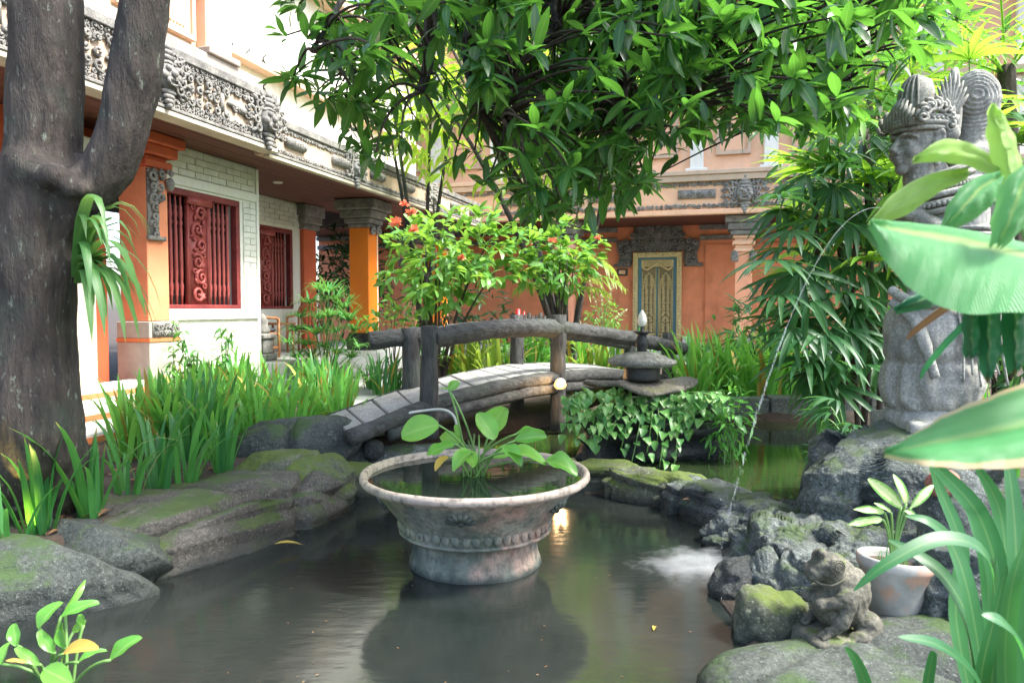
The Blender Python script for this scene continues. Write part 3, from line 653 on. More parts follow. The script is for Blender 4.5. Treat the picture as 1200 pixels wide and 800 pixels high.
def shutter(par, x0, x1, z0, z1, y, xs_):
    m = MB(); f = .055
    m.box(x0, x1, y-.05, y+.06, z1-f*1.5, z1).box(x0, x1, y-.05, y+.06, z0, z0+f).box(x0, x0+f, y-.047, y+.06, z0+f, z1-f*1.5).box(x1-f*1.3, x1, y-.047, y+.06, z0+f, z1-f*1.5)
    w = m.obj('window', 'red_wood', par, False, .008)
    B(x0+f, x1-f, y+.10, y+.12, z0, z1).obj('interior_backing', 'dark_interior', w, False)  # opaque near-black sheet stands in for the unlit interior
    for x in xs_: inst('spindle', SPIN, w, Matrix.Translation((x0+x, y+.02, z0+f)) @ Matrix.Diagonal((.82, .82, (z1-z0-2.4*f)/1.36, 1)))
    p0, p1 = x0+.47, x0+.81
    m = MB(); m.box(p0, p1, y-.01, y+.02, z0+f, z1-f*1.5).box(p0-.03, p0, y-.03, y+.03, z0+f, z1-f*1.5).box(p1, p1+.03, y-.03, y+.03, z0+f, z1-f*1.5).box(p0-.05, p1+.05, y-.07, y-.011, z1-f*1.5-.09, z1-f*1.5+.01)
    zc = (z0+z1)/2
    for k in range(6):
        z = z0+.2+k*.205; s = 1 if k % 2 else -1
        m.tube(spiral(((p0+p1)/2+s*.03, y-.02, z), .105, 1.5, 1.2*k, s, 16, .03), [.030*(1-.03*q) for q in range(16)], 6)
        m.tube(spiral(((p0+p1)/2-s*.09, y-.02, z+.09), .05, 1.2, k, -s, 10, .02), .016, 5)
        m.ball(((p0+p1)/2-s*.06, y-.03, z-.05), (.05, .025, .025), (0, k, 0), 8, 6)
    m.obj('carved_panel', 'red_shut', w)
shutter(VL, .02, 1.47, 1.40, 2.90, .05, [.10, .19, .28, .37, .90, .99, 1.08, 1.17, 1.26])
W2 = wall_hole(1.861, 5.15, 1.40, 1.70, .2, 3.42, 3.45, 4.90, 1.40, 2.90).obj('wall', 'white', VL, False)
bricks(W2, 1.9, 5.1, 2.96, 3.41, 1.396)
shutter(VL, 3.45, 4.90, 1.40, 2.90, 1.45, [.10, .19, .28, .37, .90, .99, 1.08, 1.17, 1.26])
B(5.151, 5.60, 1.32, 1.75, .2, 2.95).obj('pier', 'red_orange', VL, False, .01)
MB().box(5.10, 5.66, 1.27, 1.8, 2.95, 3.06).box(5.06, 5.70, 1.23, 1.84, 3.06, 3.2).box(5.02, 5.74, 1.19, 1.88, 3.2, 3.42).obj('capital', 'carved_dark', VL, False, .015)
# corner pier with bracket
PR = B(-.37, -.035, -.12, .28, 1.26, 3.04).obj('pier', 'orange', VL, False, .008)
MB().box(-.41, .01, -.17, .28, 3.04, 3.13).box(-.37, -.03, -.12, .28, 3.13, 3.18).box(-.45, .05, -.22, .28, 3.18, 3.30).box(-.51, .11, -.28, .28, 3.30, 3.42).obj('capital', 'red_orange', PR, False, .015)
m = MB(); carve(m, -.25, 2.82, .26, .42, .07, -.14, 5, .36, None, False); carve(m, -.28, 2.42, .16, .42, .055, -.14, 6, .36, None, False); m.box(-.37, -.20, -.14, -.121, 2.25, 3.02); m.box(-.38, -.12, -.17, -.122, 2.20, 2.248)
m.obj('carved_bracket', 'carved', PR)
m = MB(); carve(m, -.03, 2.95, .12, .2, .05, -.14, 8, .4, None, False); m.ball((-.03, -.16, 2.88), (.05, .05, .08)); m.obj('carved_bracket', 'carved', PR)
PB = MB().box(-.44, .035, -.19, .28, .2, 1.02).box(-.44, .035, -.19, .28, 1.06, 1.255).obj('base', 'plinth', PR, False, .008)
B(-.45, .045, -.20, .28, 1.02, 1.06).obj('band', 'strip', PR, False)
m = MB(); carve(m, -.19, 1.16, .38, .14, .035, -.20, 9, .4); m.box(-.40, .03, -.205, -.191, 1.08, 1.24); m.obj('carved_relief', 'carved', PR)
B(-2.2, -.491, .35, .6, .2, 3.42).obj('wall', 'red_orange', VL, False)
WP = B(-1.55, -1.12, -.15, .349, .2, 2.95).obj('pier', 'cream_shade', VL, False, .01)
B(-1.56, -.491, -.10, .34, 2.951, 3.2).obj('lintel', 'white', VL, False, .01)
m = B(-.80, -.64, .33, .349, 2.28, 2.38); m.obj('door_plate', 'white', VL, False)
B(-6, -2.2, .35, .6, .2, 3.42).obj('wall', 'cream_shade', VL, False)
# steps and terrace
for i, (y, z) in enumerate(((-.55, .60), (-.95, .46), (-1.35, .34))):
    st = B(-3.2, -.57, y, (-.01 if i == 0 else (-.55, -.95)[i-1]-.002), .1, z).obj('step', 'step', VL, False, .01)
    B(-3.2, -.57, y-.006, y-.001, z-.085, z-.035).obj('strip', 'strip', st, False)
B(1.87, 9.0, -.45, 1.399, .1, .62).obj('terrace', 'terrace', VL, False, .01)
TI = None
def tiles(par, x0, x1, y0, y1, z, sx, sy, me):
    x = x0
    while x < x1-.01:
        y = y0
        while y < y1-.01:
            inst('tile', me, par, Matrix.Translation((x, y, z+rnd.uniform(-.001, .002)))); y += sy
        x += sx
terr = bpy.data.objects['terrace']
tiles(terr, 1.9, 8.9, -.44, 1.36, .62, .5, .45, B(.004, .496, .004, .446, 0, .012).mesh('tile', 'terrace', False))
# columns on the terrace
def villa_col(x, y):
    c = B(x-.20, x+.20, y-.20, y+.20, .95, 2.90).obj('column', 'pillar', VL, False, .012)
    MB().box(x-.25, x+.25, y-.25, y+.25, .62, .80).box(x-.225, x+.225, y-.225, y+.225, .80, .949).obj('base', 'black', c, False, .01)
    m = MB(); m.box(x-.22, x+.22, y-.22, y+.22, 2.90, 2.98).box(x-.27, x+.27, y-.27, y+.27, 2.98, 3.08).box(x-.33, x+.33, y-.33, y+.33, 3.08, 3.22).box(x-.40, x+.40, y-.40, y+.40, 3.22, 3.415)
    m.obj('capital', 'carved_dark', c, False, .02)
    m = MB()
    for s in (-1, 1): m.tube(spiral((x+s*.12, y-.24, 2.86), .09, 1.3, 1, s, 12, .03), .03, 6)
    m.obj('carved_bracket', 'carved', c)
    B(x+.13, x+.16, y-.206, y-.2005, .95, 2.9).obj('groove', 'white', c, False)
villa_col(5.1, 0.0)
villa_col(8.7, 0.0)
# eaves
m = MB()
for k in range(19):
    y0 = -.86+.121*k; B(-6, 6.2, y0, y0+.115, 3.425+.003*(k % 2), 3.445).obj('plank', 'soffit', VL, False, .004)
B(-6, 9.2, -.84, 6.0, 3.45, 3.60).obj('light_block_slab', 'dark', VL, False)  # unseen near-black slab above the boards, added to block light
B(6.2, 9.2, -.84, 1.4, 3.43, 3.449).obj('soffit_panel', 'soffit', VL, False)
B(-6, .80, -1.08, -.865, 3.365, 3.42).obj('eave_board', 'board', VL, False, .008)
B(.801, 9.2, -.96, -.865, 3.32, 3.37).obj('eave_board', 'board', VL, False, .008)
lamp = MB().lathe([(.0, 3.405), (.07, 3.405), (.08, 3.424)], 16, (2.9, .35, 0)); lamp.obj('ceiling_light', 'white', VL)
def frieze(x0, x1, z0, z1, y, rich, ccl):
    f = B(x0, x1, y, y+.20, z0, z1).obj('fascia', 'cream' if rich else ccl, VL, False)
    m = MB(); h = z1-z0
    m.box(x0, x1, y-.05, y-.001, z1-.07, z1+.03).box(x0, x1, y-.04, y-.001, z0-.001, z0+.04); m.obj('moulding', 'carved_dark', f, False, .01)
    if rich:
        w = 1.46; n = max(1, round((x1-x0)/w)); w = (x1-x0)/n
        for k in range(n):
            cx = x0+(k+.5)*w; cz = (z0+z1)/2-.01
            m = MB(); carve(m, cx, z1-.12, w, .10, .035, y-.005, 11+k, .4); carve(m, cx, z0+.09, w, .10, .035, y-.005, 31+k, .4)
            for s in (-1, 1):
                m2 = s; carve(m, cx+s*(w/2-.14), cz, .26, h-.26, .055, y-.005, 51+k, .38, None, False)
                m.box(cx+s*(w/2-.30)-.03, cx+s*(w/2-.30)+.03, y-.03, y-.001, cz-.10, cz+.10)
                m.tube(spiral((cx+s*(w/2-.36), y-.01, cz+.13), .06, 1.3, 0, s, 12, .03), .022, 6)
                m.tube(spiral((cx+s*(w/2-.36), y-.01, cz-.13), .06, 1.3, 3, -s, 12, .03), .022, 6)
            m.box(cx-w/2+.3, cx+w/2-.3, y-.025, y-.001, cz+.17, cz+.19).box(cx-w/2+.3, cx+w/2-.3, y-.025, y-.001, cz-.19, cz-.17)
            m.obj('carved_frieze', 'carved_dark', f)
            m = MB(); carve(m, cx, cz, .34, .11, .04, y-.005, 71+k, .5); m.ball((cx, y-.02, cz), (.06, .04, .05)); m.ball((cx+.2, y-.02, cz+.02), (.07, .03, .03)); m.ball((cx-.2, y-.02, cz+.02), (.07, .03, .03)); m.obj('carved_flower', 'carved', f)
    else:
        w = 1.25; n = max(1, round((x1-x0)/w)); w = (x1-x0)/n
        for k in range(n):
            cx = x0+(k+.5)*w; cz = (z0+z1)/2
            m = MB(); carve(m, cx, z1-.11, w, .075, .03, y-.004, 91+k, .42); m.obj('carved_frieze', 'carved', f); m = MB(); carve(m, cx, z0+.075, w, .075, .03, y-.004, 111+k, .42); m.obj('carved_frieze', 'carved', f)
            m = MB(); m.tube([(cx-.24, y-.0, cz), (cx-.2, y-.01, cz), (cx+.2, y-.01, cz), (cx+.24, y, cz)], [.05, .075, .075, .05], 10); carve(m, cx, cz, .36, .09, .032, y-.06, 131+k, .42); m.obj('cartouche', 'carved', f)
    return f
F1 = frieze(-5.8, .78, 3.42, 4.04, -1.05, True, 'cream')
F2 = frieze(.802, 9.2, 3.37, 3.84, -.93, False, 'cream')
def mask_part(par, x, z, s, y, mat):
    m = MB(); guardian(m, x, z, s, y); return m.obj('guardian_mask', mat, par)
for x in (-4.2, -1.10): mask_part(F1, x, 3.76, .46, -1.08, 'carved_dark')
mask_part(F1, .58, 3.72, .50, -1.08, 'carved_dark')
for x in (3.05, 6.2): mask_part(F2, x, 3.60, .44, -.96, 'carved')
# upper storey
MB().box(-6, 1.0, -.74, -.3, 3.60, 4.36).obj('grey_course', 'grey', VL, False, .01)
UW = B(-6, .42, -.56, 5, 4.361, 8.4).obj('upper_wall', 'cream', VL, False)
B(-.02, .44, -.70, -.561, 4.44, 8.2).obj('pilaster', 'orange_pale', UW, False, .01)
B(-.06, .50, -.78, -.561, 4.361, 4.44).obj('pilaster_base', 'grey', UW, False, .01); B(-.06, .50, -.80, -.561, 5.34, 5.44).obj('pilaster_capital', 'grey', UW, False, .01)
for x0, x1 in ((-1.25, -.10), (-2.65, -1.45), (-4.1, -2.9)):
    p = B(x0, x1, -.60, -.561, 4.48, 5.12).obj('wall_panel', 'orange_pale', UW, False)
    m = MB().box(x0, x1, -.63, -.601, 5.06, 5.12).box(x0, x1, -.63, -.601, 4.48, 4.54).box(x0, x0+.06, -.63, -.601, 4.54, 5.06).box(x1-.06, x1, -.63, -.601, 4.54, 5.06)
    for k in range(int((x1-x0-.24)/.05)):
        for z in (4.60, 5.0): m.ball((x0+.12+.05*k, -.605, z), .016, None, 6, 4)
    m.obj('panel_frame', 'cream', p, False)
MB().box(-6, -.03, -.68, -.561, 5.20, 5.30).box(-6, -.03, -.76, -.561, 5.30, 5.37).box(-6, -.03, -.86, -.561, 5.37, 5.46).obj('cornice', 'grey', UW, False, .01)
m = MB()
for k in range(60): m.box(-5.9+.1*k, -5.85+.1*k, -.74, -.685, 5.215, 5.27)
m.obj('dentils', 'orange_pale', UW, False)
BW = B(.421, 9.2, .75, 5, 3.60, 7.2).obj('upper_wall', 'white', VL, False)
MB().box(.43, 9.2, .55, .749, 5.2, 5.3).box(.43, 9.3, .35, .749, 7.0, 7.22).obj('cornice', 'cream', BW, False, .01)
for k in range(12):
    x = 1.0+.42*(k//2); z = 4.55+.42*(k % 2)+.03*k
    m = MB(); m.tube([(x+.045*math.sin(q*.9), .70, z+.028*q) for q in range(10)], .014, 5); m.tube([(x, .749, z+.12), (x, .70, z+.12)], .012, 5); m.obj('iron_scroll', 'black', BW)
B(.44, 9.2, -.70, .749, 3.84, 3.93).obj('roof_deck', 'cream', VL, False)
# terrace furniture
def chair(loc, rz, label):
    t = thing('rattan_armchair', label, 'chair', loc, rz, 'rattan furniture on the terrace')
    MB().box(-.25, .25, -.25, .25, .36, .40).obj('seat', 'rattan', t, False, .01)
    MB().box(-.23, .23, -.23, .22, .401, .47).obj('cushion', 'cushion', t, False, .03)
    for x in (-.25, .25):
        for y in (-.25, .25): MB().tube([(x, y, 0), (x, y, .40 if y > 0 else .62)], .022, 8).obj('leg', 'rattan', t)
        MB().tube(smooth_path([(x, -.25, .55), (x, -.22, .62), (x, 0, .64), (x*.98, .22, .70), (x*.9, .28, .80)]), .022, 8).obj('armrest', 'rattan', t)
    m = MB(); m.tube(smooth_path([(-.25, .25, .38), (-.24, .29, .75), (-.12, .31, .90), (.12, .31, .90), (.24, .29, .75), (.25, .25, .38)]), .024, 8, False)
    for k in range(7): m.tube([(-.18+.06*k, .25, .40), (-.18+.06*k, .30, .86)], .011, 6)
    m.obj('backrest', 'rattan', t)
    MB().tube([(-.25, -.25, .16), (.25, -.25, .16), (.25, .25, .16), (-.25, .25, .16), (-.25, -.25, .16)], .014, 6).obj('stretcher', 'rattan', t)
VM = frame_at(VL); za = VL.rotation_euler.z
chair(VM @ Vector((2.55, .55, .634)), za+R(65), 'rattan armchair with a dark cushion beside the white corner wall')
chair(VM @ Vector((4.3, .75, .634)), za-R(80), 'rattan armchair behind the umbrella sedge below the second window')
t = thing('side_table', 'small cane side table between the two rattan armchairs', 'table', VM @ Vector((3.45, .8, .634)), za, 'rattan furniture on the terrace')
B(-.24, .24, -.24, .24, .50, .53).obj('table_top', 'rattan', t, False, .01)
for x in (-.2, .2):
    for y in (-.2, .2): MB().tube([(x, y, 0), (x, y, .5)], .02, 8).obj('leg', 'rattan', t)
t = thing('stone_plinth', 'low carved grey stone plinth at the foot of the white corner wall', 'plinth', VM @ Vector((2.08, .1, .634)), za)
MB().box(-.16, .16, -.16, .16, 0, .1).box(-.12, .12, -.12, .12, .1, .32).box(-.15, .15, -.15, .15, .32, .40).obj('block', 'carved', t, False, .02)
MB().lathe([(.1, .40), (.12, .45), (.08, .52), (.09, .58), (.05, .66), (.02, .70)], 16).obj('finial', 'carved', t)

# ================================================================== rear pavilion with the gilded door
VR = thing('pavilion', 'orange pavilion with a gilded carved door and carved fascia across the garden', 'house', (3.8, 19.0, 0), math.atan2(-.282, .959))
wall_hole(-10, 8.5, 0, .3, .2, 4.0, -.56, .56, .45, 2.82).obj('wall', 'orange', VR, False)
B(-10, 8.5, -2.3, 0, .1, .45).obj('floor_base', 'terrace', VR, False, .01)
D = thing('door', None, None); D.parent = VR; D.location = (0, 0, 0)
dr = MB().box(-.62, -.50, -.16, -.001, .451, 2.86).box(.50, .62, -.16, -.001, .451, 2.86).box(-.499, .499, -.16, -.001, 2.74, 2.86)
bpy.data.objects.remove(D)
DR = dr.obj('door', 'gold', VR, False, .008)
m = MB()
for s in (-1, 1):
    for k in range(26): m.ball((s*.56, -.165, .55+.088*k), (.04, .02, .03), (0, k, 0), 6, 4)
for k in range(13): m.ball((-.48+.08*k, -.165, 2.80), (.03, .02, .04), None, 6, 4)
m.obj('carved_frame', 'gold', DR)
MB().box(-.499, -.445, -.10, .05, .451, 2.739).box(.445, .499, -.10, .05, .451, 2.739).box(-.444, .444, -.10, .05, 2.68, 2.739).obj('inner_frame', 'teal', DR, False, .006)
MB().box(-.443, -.415, -.08, .05, .451, 2.679).box(.415, .443, -.08, .05, .451, 2.679).obj('inner_strip', 'blue', DR, False)
B(-.414, .414, -.07, .05, 2.50, 2.679).obj('header', 'gold', DR, False)
for s in (-1, 1):
    x0, x1 = (.02, .413) if s > 0 else (-.413, -.02)
    lf = B(x0, x1, -.03, .03, .451, 2.499).obj('door_leaf', 'gold_dark', DR, False)
    m = MB(); cx = (x0+x1)/2
    carve(m, cx, 1.55, .24, 1.5, .042, -.035, 5, .42); carve(m, cx, .60, .26, .18, .05, -.035, 7, .42)
    m.box(x0+.005, x0+.035, -.05, -.031, .5, 2.45).box(x1-.035, x1-.005, -.05, -.031, .5, 2.45).box(x0+.035, x1-.035, -.05, -.031, .72, .76)
    m.tube(smooth_path([(x0+.06, -.05, .8), (x0+.06, -.05, 2.05), (cx-.07, -.05, 2.2), (cx, -.05, 2.34), (cx+.07, -.05, 2.2), (x1-.06, -.05, 2.05), (x1-.06, -.05, .8)]), .014, 5)
    m.obj('carved_panel', 'gold', lf)
B(-.019, .019, -.06, .03, .451, 2.499).obj('centre_post', 'teal', DR, False)
m = MB(); m.tube(smooth_path([(-.40, -.075, 2.5), (-.28, -.08, 2.42), (-.14, -.09, 2.50), (0, -.09, 2.58), (.14, -.09, 2.50), (.28, -.08, 2.42), (.40, -.075, 2.5)]), .03, 6); carve(m, 0, 2.6, .7, .12, .04, -.075, 9, .4); m.obj('carved_arch', 'gold', DR)
m = MB()
shape = lambda x, z: abs(x) < (1.02 if z < 3.3 else .62) and not (abs(x) < .68 and z < 2.92)
carve(m, 0, 3.13, 2.1, 1.2, .085, -.06, 15, .38, shape)
m.box(-1.0, 1.0, -.06, -.001, 2.92, 3.2).box(-.62, .62, -.06, -.001, 3.2, 3.75); m.box(-1.0, -.66, -.05, -.001, 2.6, 2.92).box(.66, 1.0, -.05, -.001, 2.6, 2.92).box(-1.14, -.68, -.07, -.001, 2.5, 2.58).box(.68, 1.14, -.07, -.001, 2.5, 2.58)
guardian(m, 0, 3.35, .42, -.10); m.obj('carved_surround', 'carved_dark', VR)
for x0, x1 in ((1.2, 3.9), (-3.9, -1.3), (4.2, 7.5)):
    MB().box(x0, x1, -.05, -.001, .6, 3.05).obj('wall_panel', 'orange', VR, False, .01)
MB().box(1.05, 8.5, -.14, -.001, 3.42, 3.54).box(1.05, 8.5, -.09, -.001, 3.16, 3.28).box(-10, -1.05, -.14, -.001, 3.42, 3.54).box(-10, -1.05, -.09, -.001, 3.16, 3.28).obj('moulding', 'carved_dark', VR, False, .01)
m = B(-1.05, -.78, -.055, -.001, 2.28, 2.46).obj('house_plate', 'black', VR, False); B(-1.0, -.83, -.062, -.0551, 2.32, 2.42).obj('plate', 'orange_pale', m, False)
MB().box(.66, .92, -.25, -.06, .45, .70).obj('plinth', 'white', VR, False, .01)
def pav_col(x):
    y = -1.5
    c = B(x-.19, x+.19, y-.19, y+.19, .75, 2.72).obj('column', 'orange_mid', VR, False, .012)
    MB().box(x-.27, x+.27, y-.27, y+.27, .45, .62).box(x-.23, x+.23, y-.23, y+.23, .62, .749).obj('base', 'grey', c, False, .01)
    MB().box(x-.22, x+.22, y-.22, y+.22, 2.72, 2.80).box(x-.19, x+.19, y-.19, y+.19, 2.80, 2.88).box(x-.25, x+.25, y-.25, y+.25, 2.88, 2.97).box(x-.2, x+.2, y-.2, y+.2, 2.97, 3.03).box(x-.24, x+.24, y-.24, y+.24, 3.03, 3.10).obj('neck', 'orange_pale', c, False, .012)
    MB().box(x-.3, x+.3, y-.3, y+.3, 3.10, 3.22).box(x-.36, x+.36, y-.36, y+.36, 3.22, 3.38).box(x-.42, x+.42, y-.42, y+.42, 3.38, 3.545).obj('capital', 'carved_dark', c, False, .02)
    for s in (-1, 1):
        m = MB(); carve(m, x+s*.2, 2.62, .16, .22, .06, y-.2, 8, .45, None, False); m.box(x+s*.2-.08, x+s*.2+.08, y-.215, y-.191, 2.5, 2.71); m.obj('carved_bracket', 'carved', c)
for x in (-6.3, -2.1, 2.1, 6.3): pav_col(x)
B(-10, 8.5, -1.95, 0, 3.55, 3.62).obj('soffit_panel', 'soffit', VR, False)
FR = B(-10, 8.5, -2.05, -1.96, 3.551, 4.44).obj('fascia', 'orange_pale', VR, False)
MB().box(-10, 8.5, -2.14, -2.051, 3.551, 3.66).obj('eave_board', 'orange_pale', FR, False, .01)
MB().box(-10, 8.5, -2.16, -2.051, 4.30, 4.44).box(-10, 8.5, -2.2, -1.0, 4.441, 4.54).obj('cornice', 'cream', FR, False, .01)
for k in range(9):
    cx = -8.4+2.1*k*1.0; m = MB(); carve(m, cx, 3.75, 2.1, .13, .05, -2.055, 200+k, .42); m.obj('carved_frieze', 'carved', FR); m = MB(); carve(m, cx, 4.24, 2.1, .11, .045, -2.055, 220+k, .42); m.obj('carved_frieze', 'carved', FR)
    if k % 2 == 0 or True:
        cx += 1.05; m = MB(); m.box(cx-.42, cx+.42, -2.09, -2.051, 3.92, 4.12); carve(m, cx, 4.02, .74, .15, .055, -2.09, 240+k, .42); m.obj('cartouche', 'carved', FR)
for x in (-6.3, -2.1, 2.1, 6.3): mask_part(FR, x, 4.0, .62, -2.08, 'carved')
UR = B(-10, 8.5, -.9, 3, 4.541, 8.6).obj('upper_wall', 'orange_pale', VR, False)
for k in range(11):
    x = -9.2+1.7*k; MB().box(x-.16, x+.16, -1.05, -.901, 4.56, 8.5).box(x-.26, x+.26, -1.12, -.901, 4.55, 4.8).box(x-.24, x+.24, -1.1, -.901, 6.2, 6.4).obj('pilaster', 'white', UR, False, .02)
    if k < 10:
        MB().box(x+.45, x+1.25, -1.0, -.901, 5.1, 5.2).box(x+.45, x+1.25, -1.0, -.901, 6.9, 7.0).box(x+.45, x+.53, -1.0, -.901, 5.2, 6.9).box(x+1.17, x+1.25, -1.0, -.901, 5.2, 6.9).obj('panel_frame', 'cream', UR, False)
MB().box(-10, 8.5, -1.6, -.9, 8.6, 8.75).box(-10, 8.5, -1.4, -.9, 6.45, 6.55).obj('cornice', 'cream', UR, False)
RF = MB(); RF.add([(-10.3, -2.2, 8.76), (8.8, -2.2, 8.76), (8.8, 4, 10.9), (-10.3, 4, 10.9), (-10.3, -2.2, 8.9), (8.8, -2.2, 8.9), (8.8, 4, 11.05), (-10.3, 4, 11.05)], [(0, 3, 2, 1), (4, 5, 6, 7), (0, 1, 5, 4), (1, 2, 6, 5), (2, 3, 7, 6), (3, 0, 4, 7)]).obj('roof', 'strip', VR, False)
# red post and grey bamboo screen behind the bridge
t = thing('red_post', 'thin red painted post behind the bridge rail', 'post', on(607, 425, .25)); MB().tube([(0, 0, 0), (0, 0, 1.15)], .055, 12).tube([(.13, .05, 0), (.13, .05, 1.1)], .02, 8).obj('pole', 'red_post', t)
t = thing('bamboo_screen', 'short screen of grey bamboo poles behind the bridge', 'screen', (.36, 11.6, .25)); 
for k in range(6): MB().tube([(.062*k-.15, .01*(k % 2), 0), (.062*k-.15, .01*(k % 2), 1.06+.03*math.sin(k*2))], .028, 8).obj('pole', 'log', t)
# ================================================================== bridge
BR = thing('footbridge', 'small arched garden footbridge of grey logs and pale slabs', 'bridge', (0, 0, 0))
NL = [on(418, 505, .43), at(502, 473, 6.2), at(575, 461, 6.75), at(653, 440, 7.45), at(725, 446, 8.2), at(800, 455, 9.1)]
near = smooth_path([(-1.28, 5.62, .40), (-.72, 6.2, .575), (-.12, 6.78, .68), (.47, 7.4, .71), (1.2, 8.2, .66), (2.0, 9.05, .50), (2.4, 9.5, .36)], 8)
far = smooth_path([(-1.62, 6.35, .42), (-.98, 7.05, .60), (-.45, 7.72, .69), (.06, 8.35, .72), (.85, 9.1, .66), (1.6, 9.85, .50), (2.0, 10.3, .36)], 8)
def log(pts, rad, seed=0, n=12):
    m = MB(); pts = [Vector(p) for p in pts]; L0 = len(pts)
    m.tube(pts, [rad*(1+.04*noise.noise((i*.4, seed*5.1, 0))) for i in range(L0)], n); v = m.v[0]
    for i in range(L0*n):
        p = Vector(v[i]); c = pts[i//n]; k = 1+.17*noise.noise(p*11+Vector((seed, 0, 0)))+.09*noise.noise(p*31)+.05*math.sin((i % n)*2.6+seed); v[i] = c+(p-c)*k
    return m
log([p+Vector((0, 0, -.01)) for p in near], .064, 1).obj('edge_beam', 'log_rail', BR)
log([p+Vector((0, 0, -.01)) for p in far], .064, 2).obj('edge_beam', 'log_rail', BR)
log([p+Vector((.03, .01, -.115)) for p in near[4:-4]], .055, 3).obj('lower_beam', 'log_rail', BR)
ns = 22
def along(path, t):
    f = t*(len(path)-1); i = min(int(f), len(path)-2); return path[i].lerp(path[i+1], f-i)
for k in range(ns):
    a0, a1 = along(near, (k+.04)/ns), along(near, (k+.96)/ns); b0, b1 = along(far, (k+.04)/ns), along(far, (k+.96)/ns)
    up = Vector((0, 0, .05+rnd.uniform(-.006, .006))); dn = Vector((0, 0, -.03))
    MB().add([a0+dn, a1+dn, b1+dn, b0+dn, a0+up, a1+up, b1+up, b0+up], [(0, 3, 2, 1), (4, 5, 6, 7), (0, 1, 5, 4), (1, 2, 6, 5), (2, 3, 7, 6), (3, 0, 4, 7)]).obj('slab', 'slab', BR, False, .006)
def post(base, h, r, seed, below=0.35, top=True):
    pts = [base+Vector((.01*noise.noise((seed, k*.5, 0)), .01*noise.noise((k*.5, seed, 0)), -below+(h+below)*k/9)) for k in range(10)]
    return log(pts, r, seed, 14).obj('post', 'log', BR)
P = {}
for nm, u, v, d, h, r, bl in (('nl', 503, 472, 6.2, .66, .077, .30), ('fl', 482, 458, 7.0, .61, .088, .3), ('nm', 654, 442, 7.4, .64, .078, .55), ('fm', 606, 437, 8.3, .67, .078, .75), ('nr', 783, 448, 9.0, .62, .080, .5), ('fr', 738, 440, 9.7, .60, .080, .5), ('nr2', 800, 446, 9.25, .55, .08, .4)):
    if nm == 'nr2': continue
    P[nm] = at(u, v, d); post(P[nm], h, r, len(nm)+u, bl)
up = lambda p, h: p+Vector((0, 0, h))
def rail(a, b, sag, r, s): log(smooth_path([a, a.lerp(b, .5)+Vector((0, 0, sag)), b], 16), r, s, 18).obj('rail', 'log_rail', BR)
rail(up(P['nl'], .555)+Vector((.02, .02, 0)), up(P['nm'], .50), .04, .088, 11)
rail(up(P['nm'], .50), up(P['nr'], .46)+Vector((.25, .22, -.06)), .02, .082, 12)
rail(up(P['fl'], .52)+Vector((-.38, -.10, -.03)), up(P['fl'], .54)+Vector((.12, .05, 0)), .0, .085, 13)
rail(up(P['fl'], .50), up(P['fm'], .52), .03, .08, 14)
rail(up(P['fm'], .52), up(P['fr'], .42), .01, .07, 15)
# spot lamp clipped to the bridge
lc = at(656, 450, 7.24)
t = thing('spot_lamp', 'small lit spotlight glowing at the foot of the middle bridge post', 'lamp', lc)
MB().lathe([(.03, -.02), (.045, .0), (.055, .05), (.06, .06)], 16).obj('housing', 'metal', t).rotation_euler = (R(80), 0, 0)
MB().ball((0, -.05, 0), (.062, .04, .05), None, 14, 10).obj('bulb', 'bulb', t)
pl = bpy.data.lights.new('spot_lamp_light', 'POINT'); pl.energy = 3; pl.color = (1, .62, .28); pl.shadow_soft_size = .05
o = bpy.data.objects.new('spot_lamp_light', pl); COL.objects.link(o); o.location = lc+Vector((0, -.14, .02))
uc = at(44, 616, 3.72)
t = thing('garden_uplight', 'small warm uplight in the soil at the base of the front iris', 'lamp', (uc.x, uc.y, .24))
MB().lathe([(.03, 0), (.035, .03), (.028, .04)], 14).obj('housing', 'metal', t); MB().ball((0, 0, .04), (.022, .022, .012), None, 10, 6).obj('bulb', 'bulb', t)
pl = bpy.data.lights.new('garden_uplight_light', 'SPOT'); pl.energy = 11; pl.color = (1, .75, .2); pl.spot_size = R(48); pl.shadow_soft_size = .02
o = bpy.data.objects.new('garden_uplight_light', pl); COL.objects.link(o); o.location = (uc.x, uc.y-.05, .28); o.rotation_euler = (R(188), 0, 0)
# hose
tag(MB().tube(smooth_path([on(445, 505, .33), at(470, 487, 6.0), at(497, 481, 6.05), at(520, 480, 6.05), at(532, 488, 6.05), at(536, 503, 6.05)], 6), .012, 8).obj('hose', 'hose'), 'thin pale hose arching over the flat rock under the bridge', 'hose')
# ================================================================== terracotta bowl
bc = at(557, 555, 4.0); bc.z = 0
BO = thing('water_bowl', 'wide flaring weathered terracotta bowl standing in the pond', 'bowl', bc)
prof = [(.372, -.25), (.374, -.02), (.366, .02), (.352, .05), (.345, .09), (.345, .130), (.350, .155), (.375, .165), (.402, .180), (.412, .20), (.418, .24), (.430, .26), (.452, .29), (.505, .36), (.556, .43), (.578, .452), (.600, .455), (.622, .462), (.633, .476), (.632, .494), (.626, .504), (.615, .508), (.604, .504), (.595, .492), (.588, .47), (.54, .435), (.46, .36), (.3, .3), (.0, .28)]
m = MB().lathe(prof, 96); v = m.v[0]
for i in range(len(v)):
    p = Vector(v[i]); k = noise.fractal(p*5, 1, 2, 4)*.006; q = Vector((p.x, p.y, 0)); v[i] = p+(q.normalized()*k if q.length > .1 else Vector((0, 0, 0)))
m.obj('body', 'bowl', BO)
m = MB()
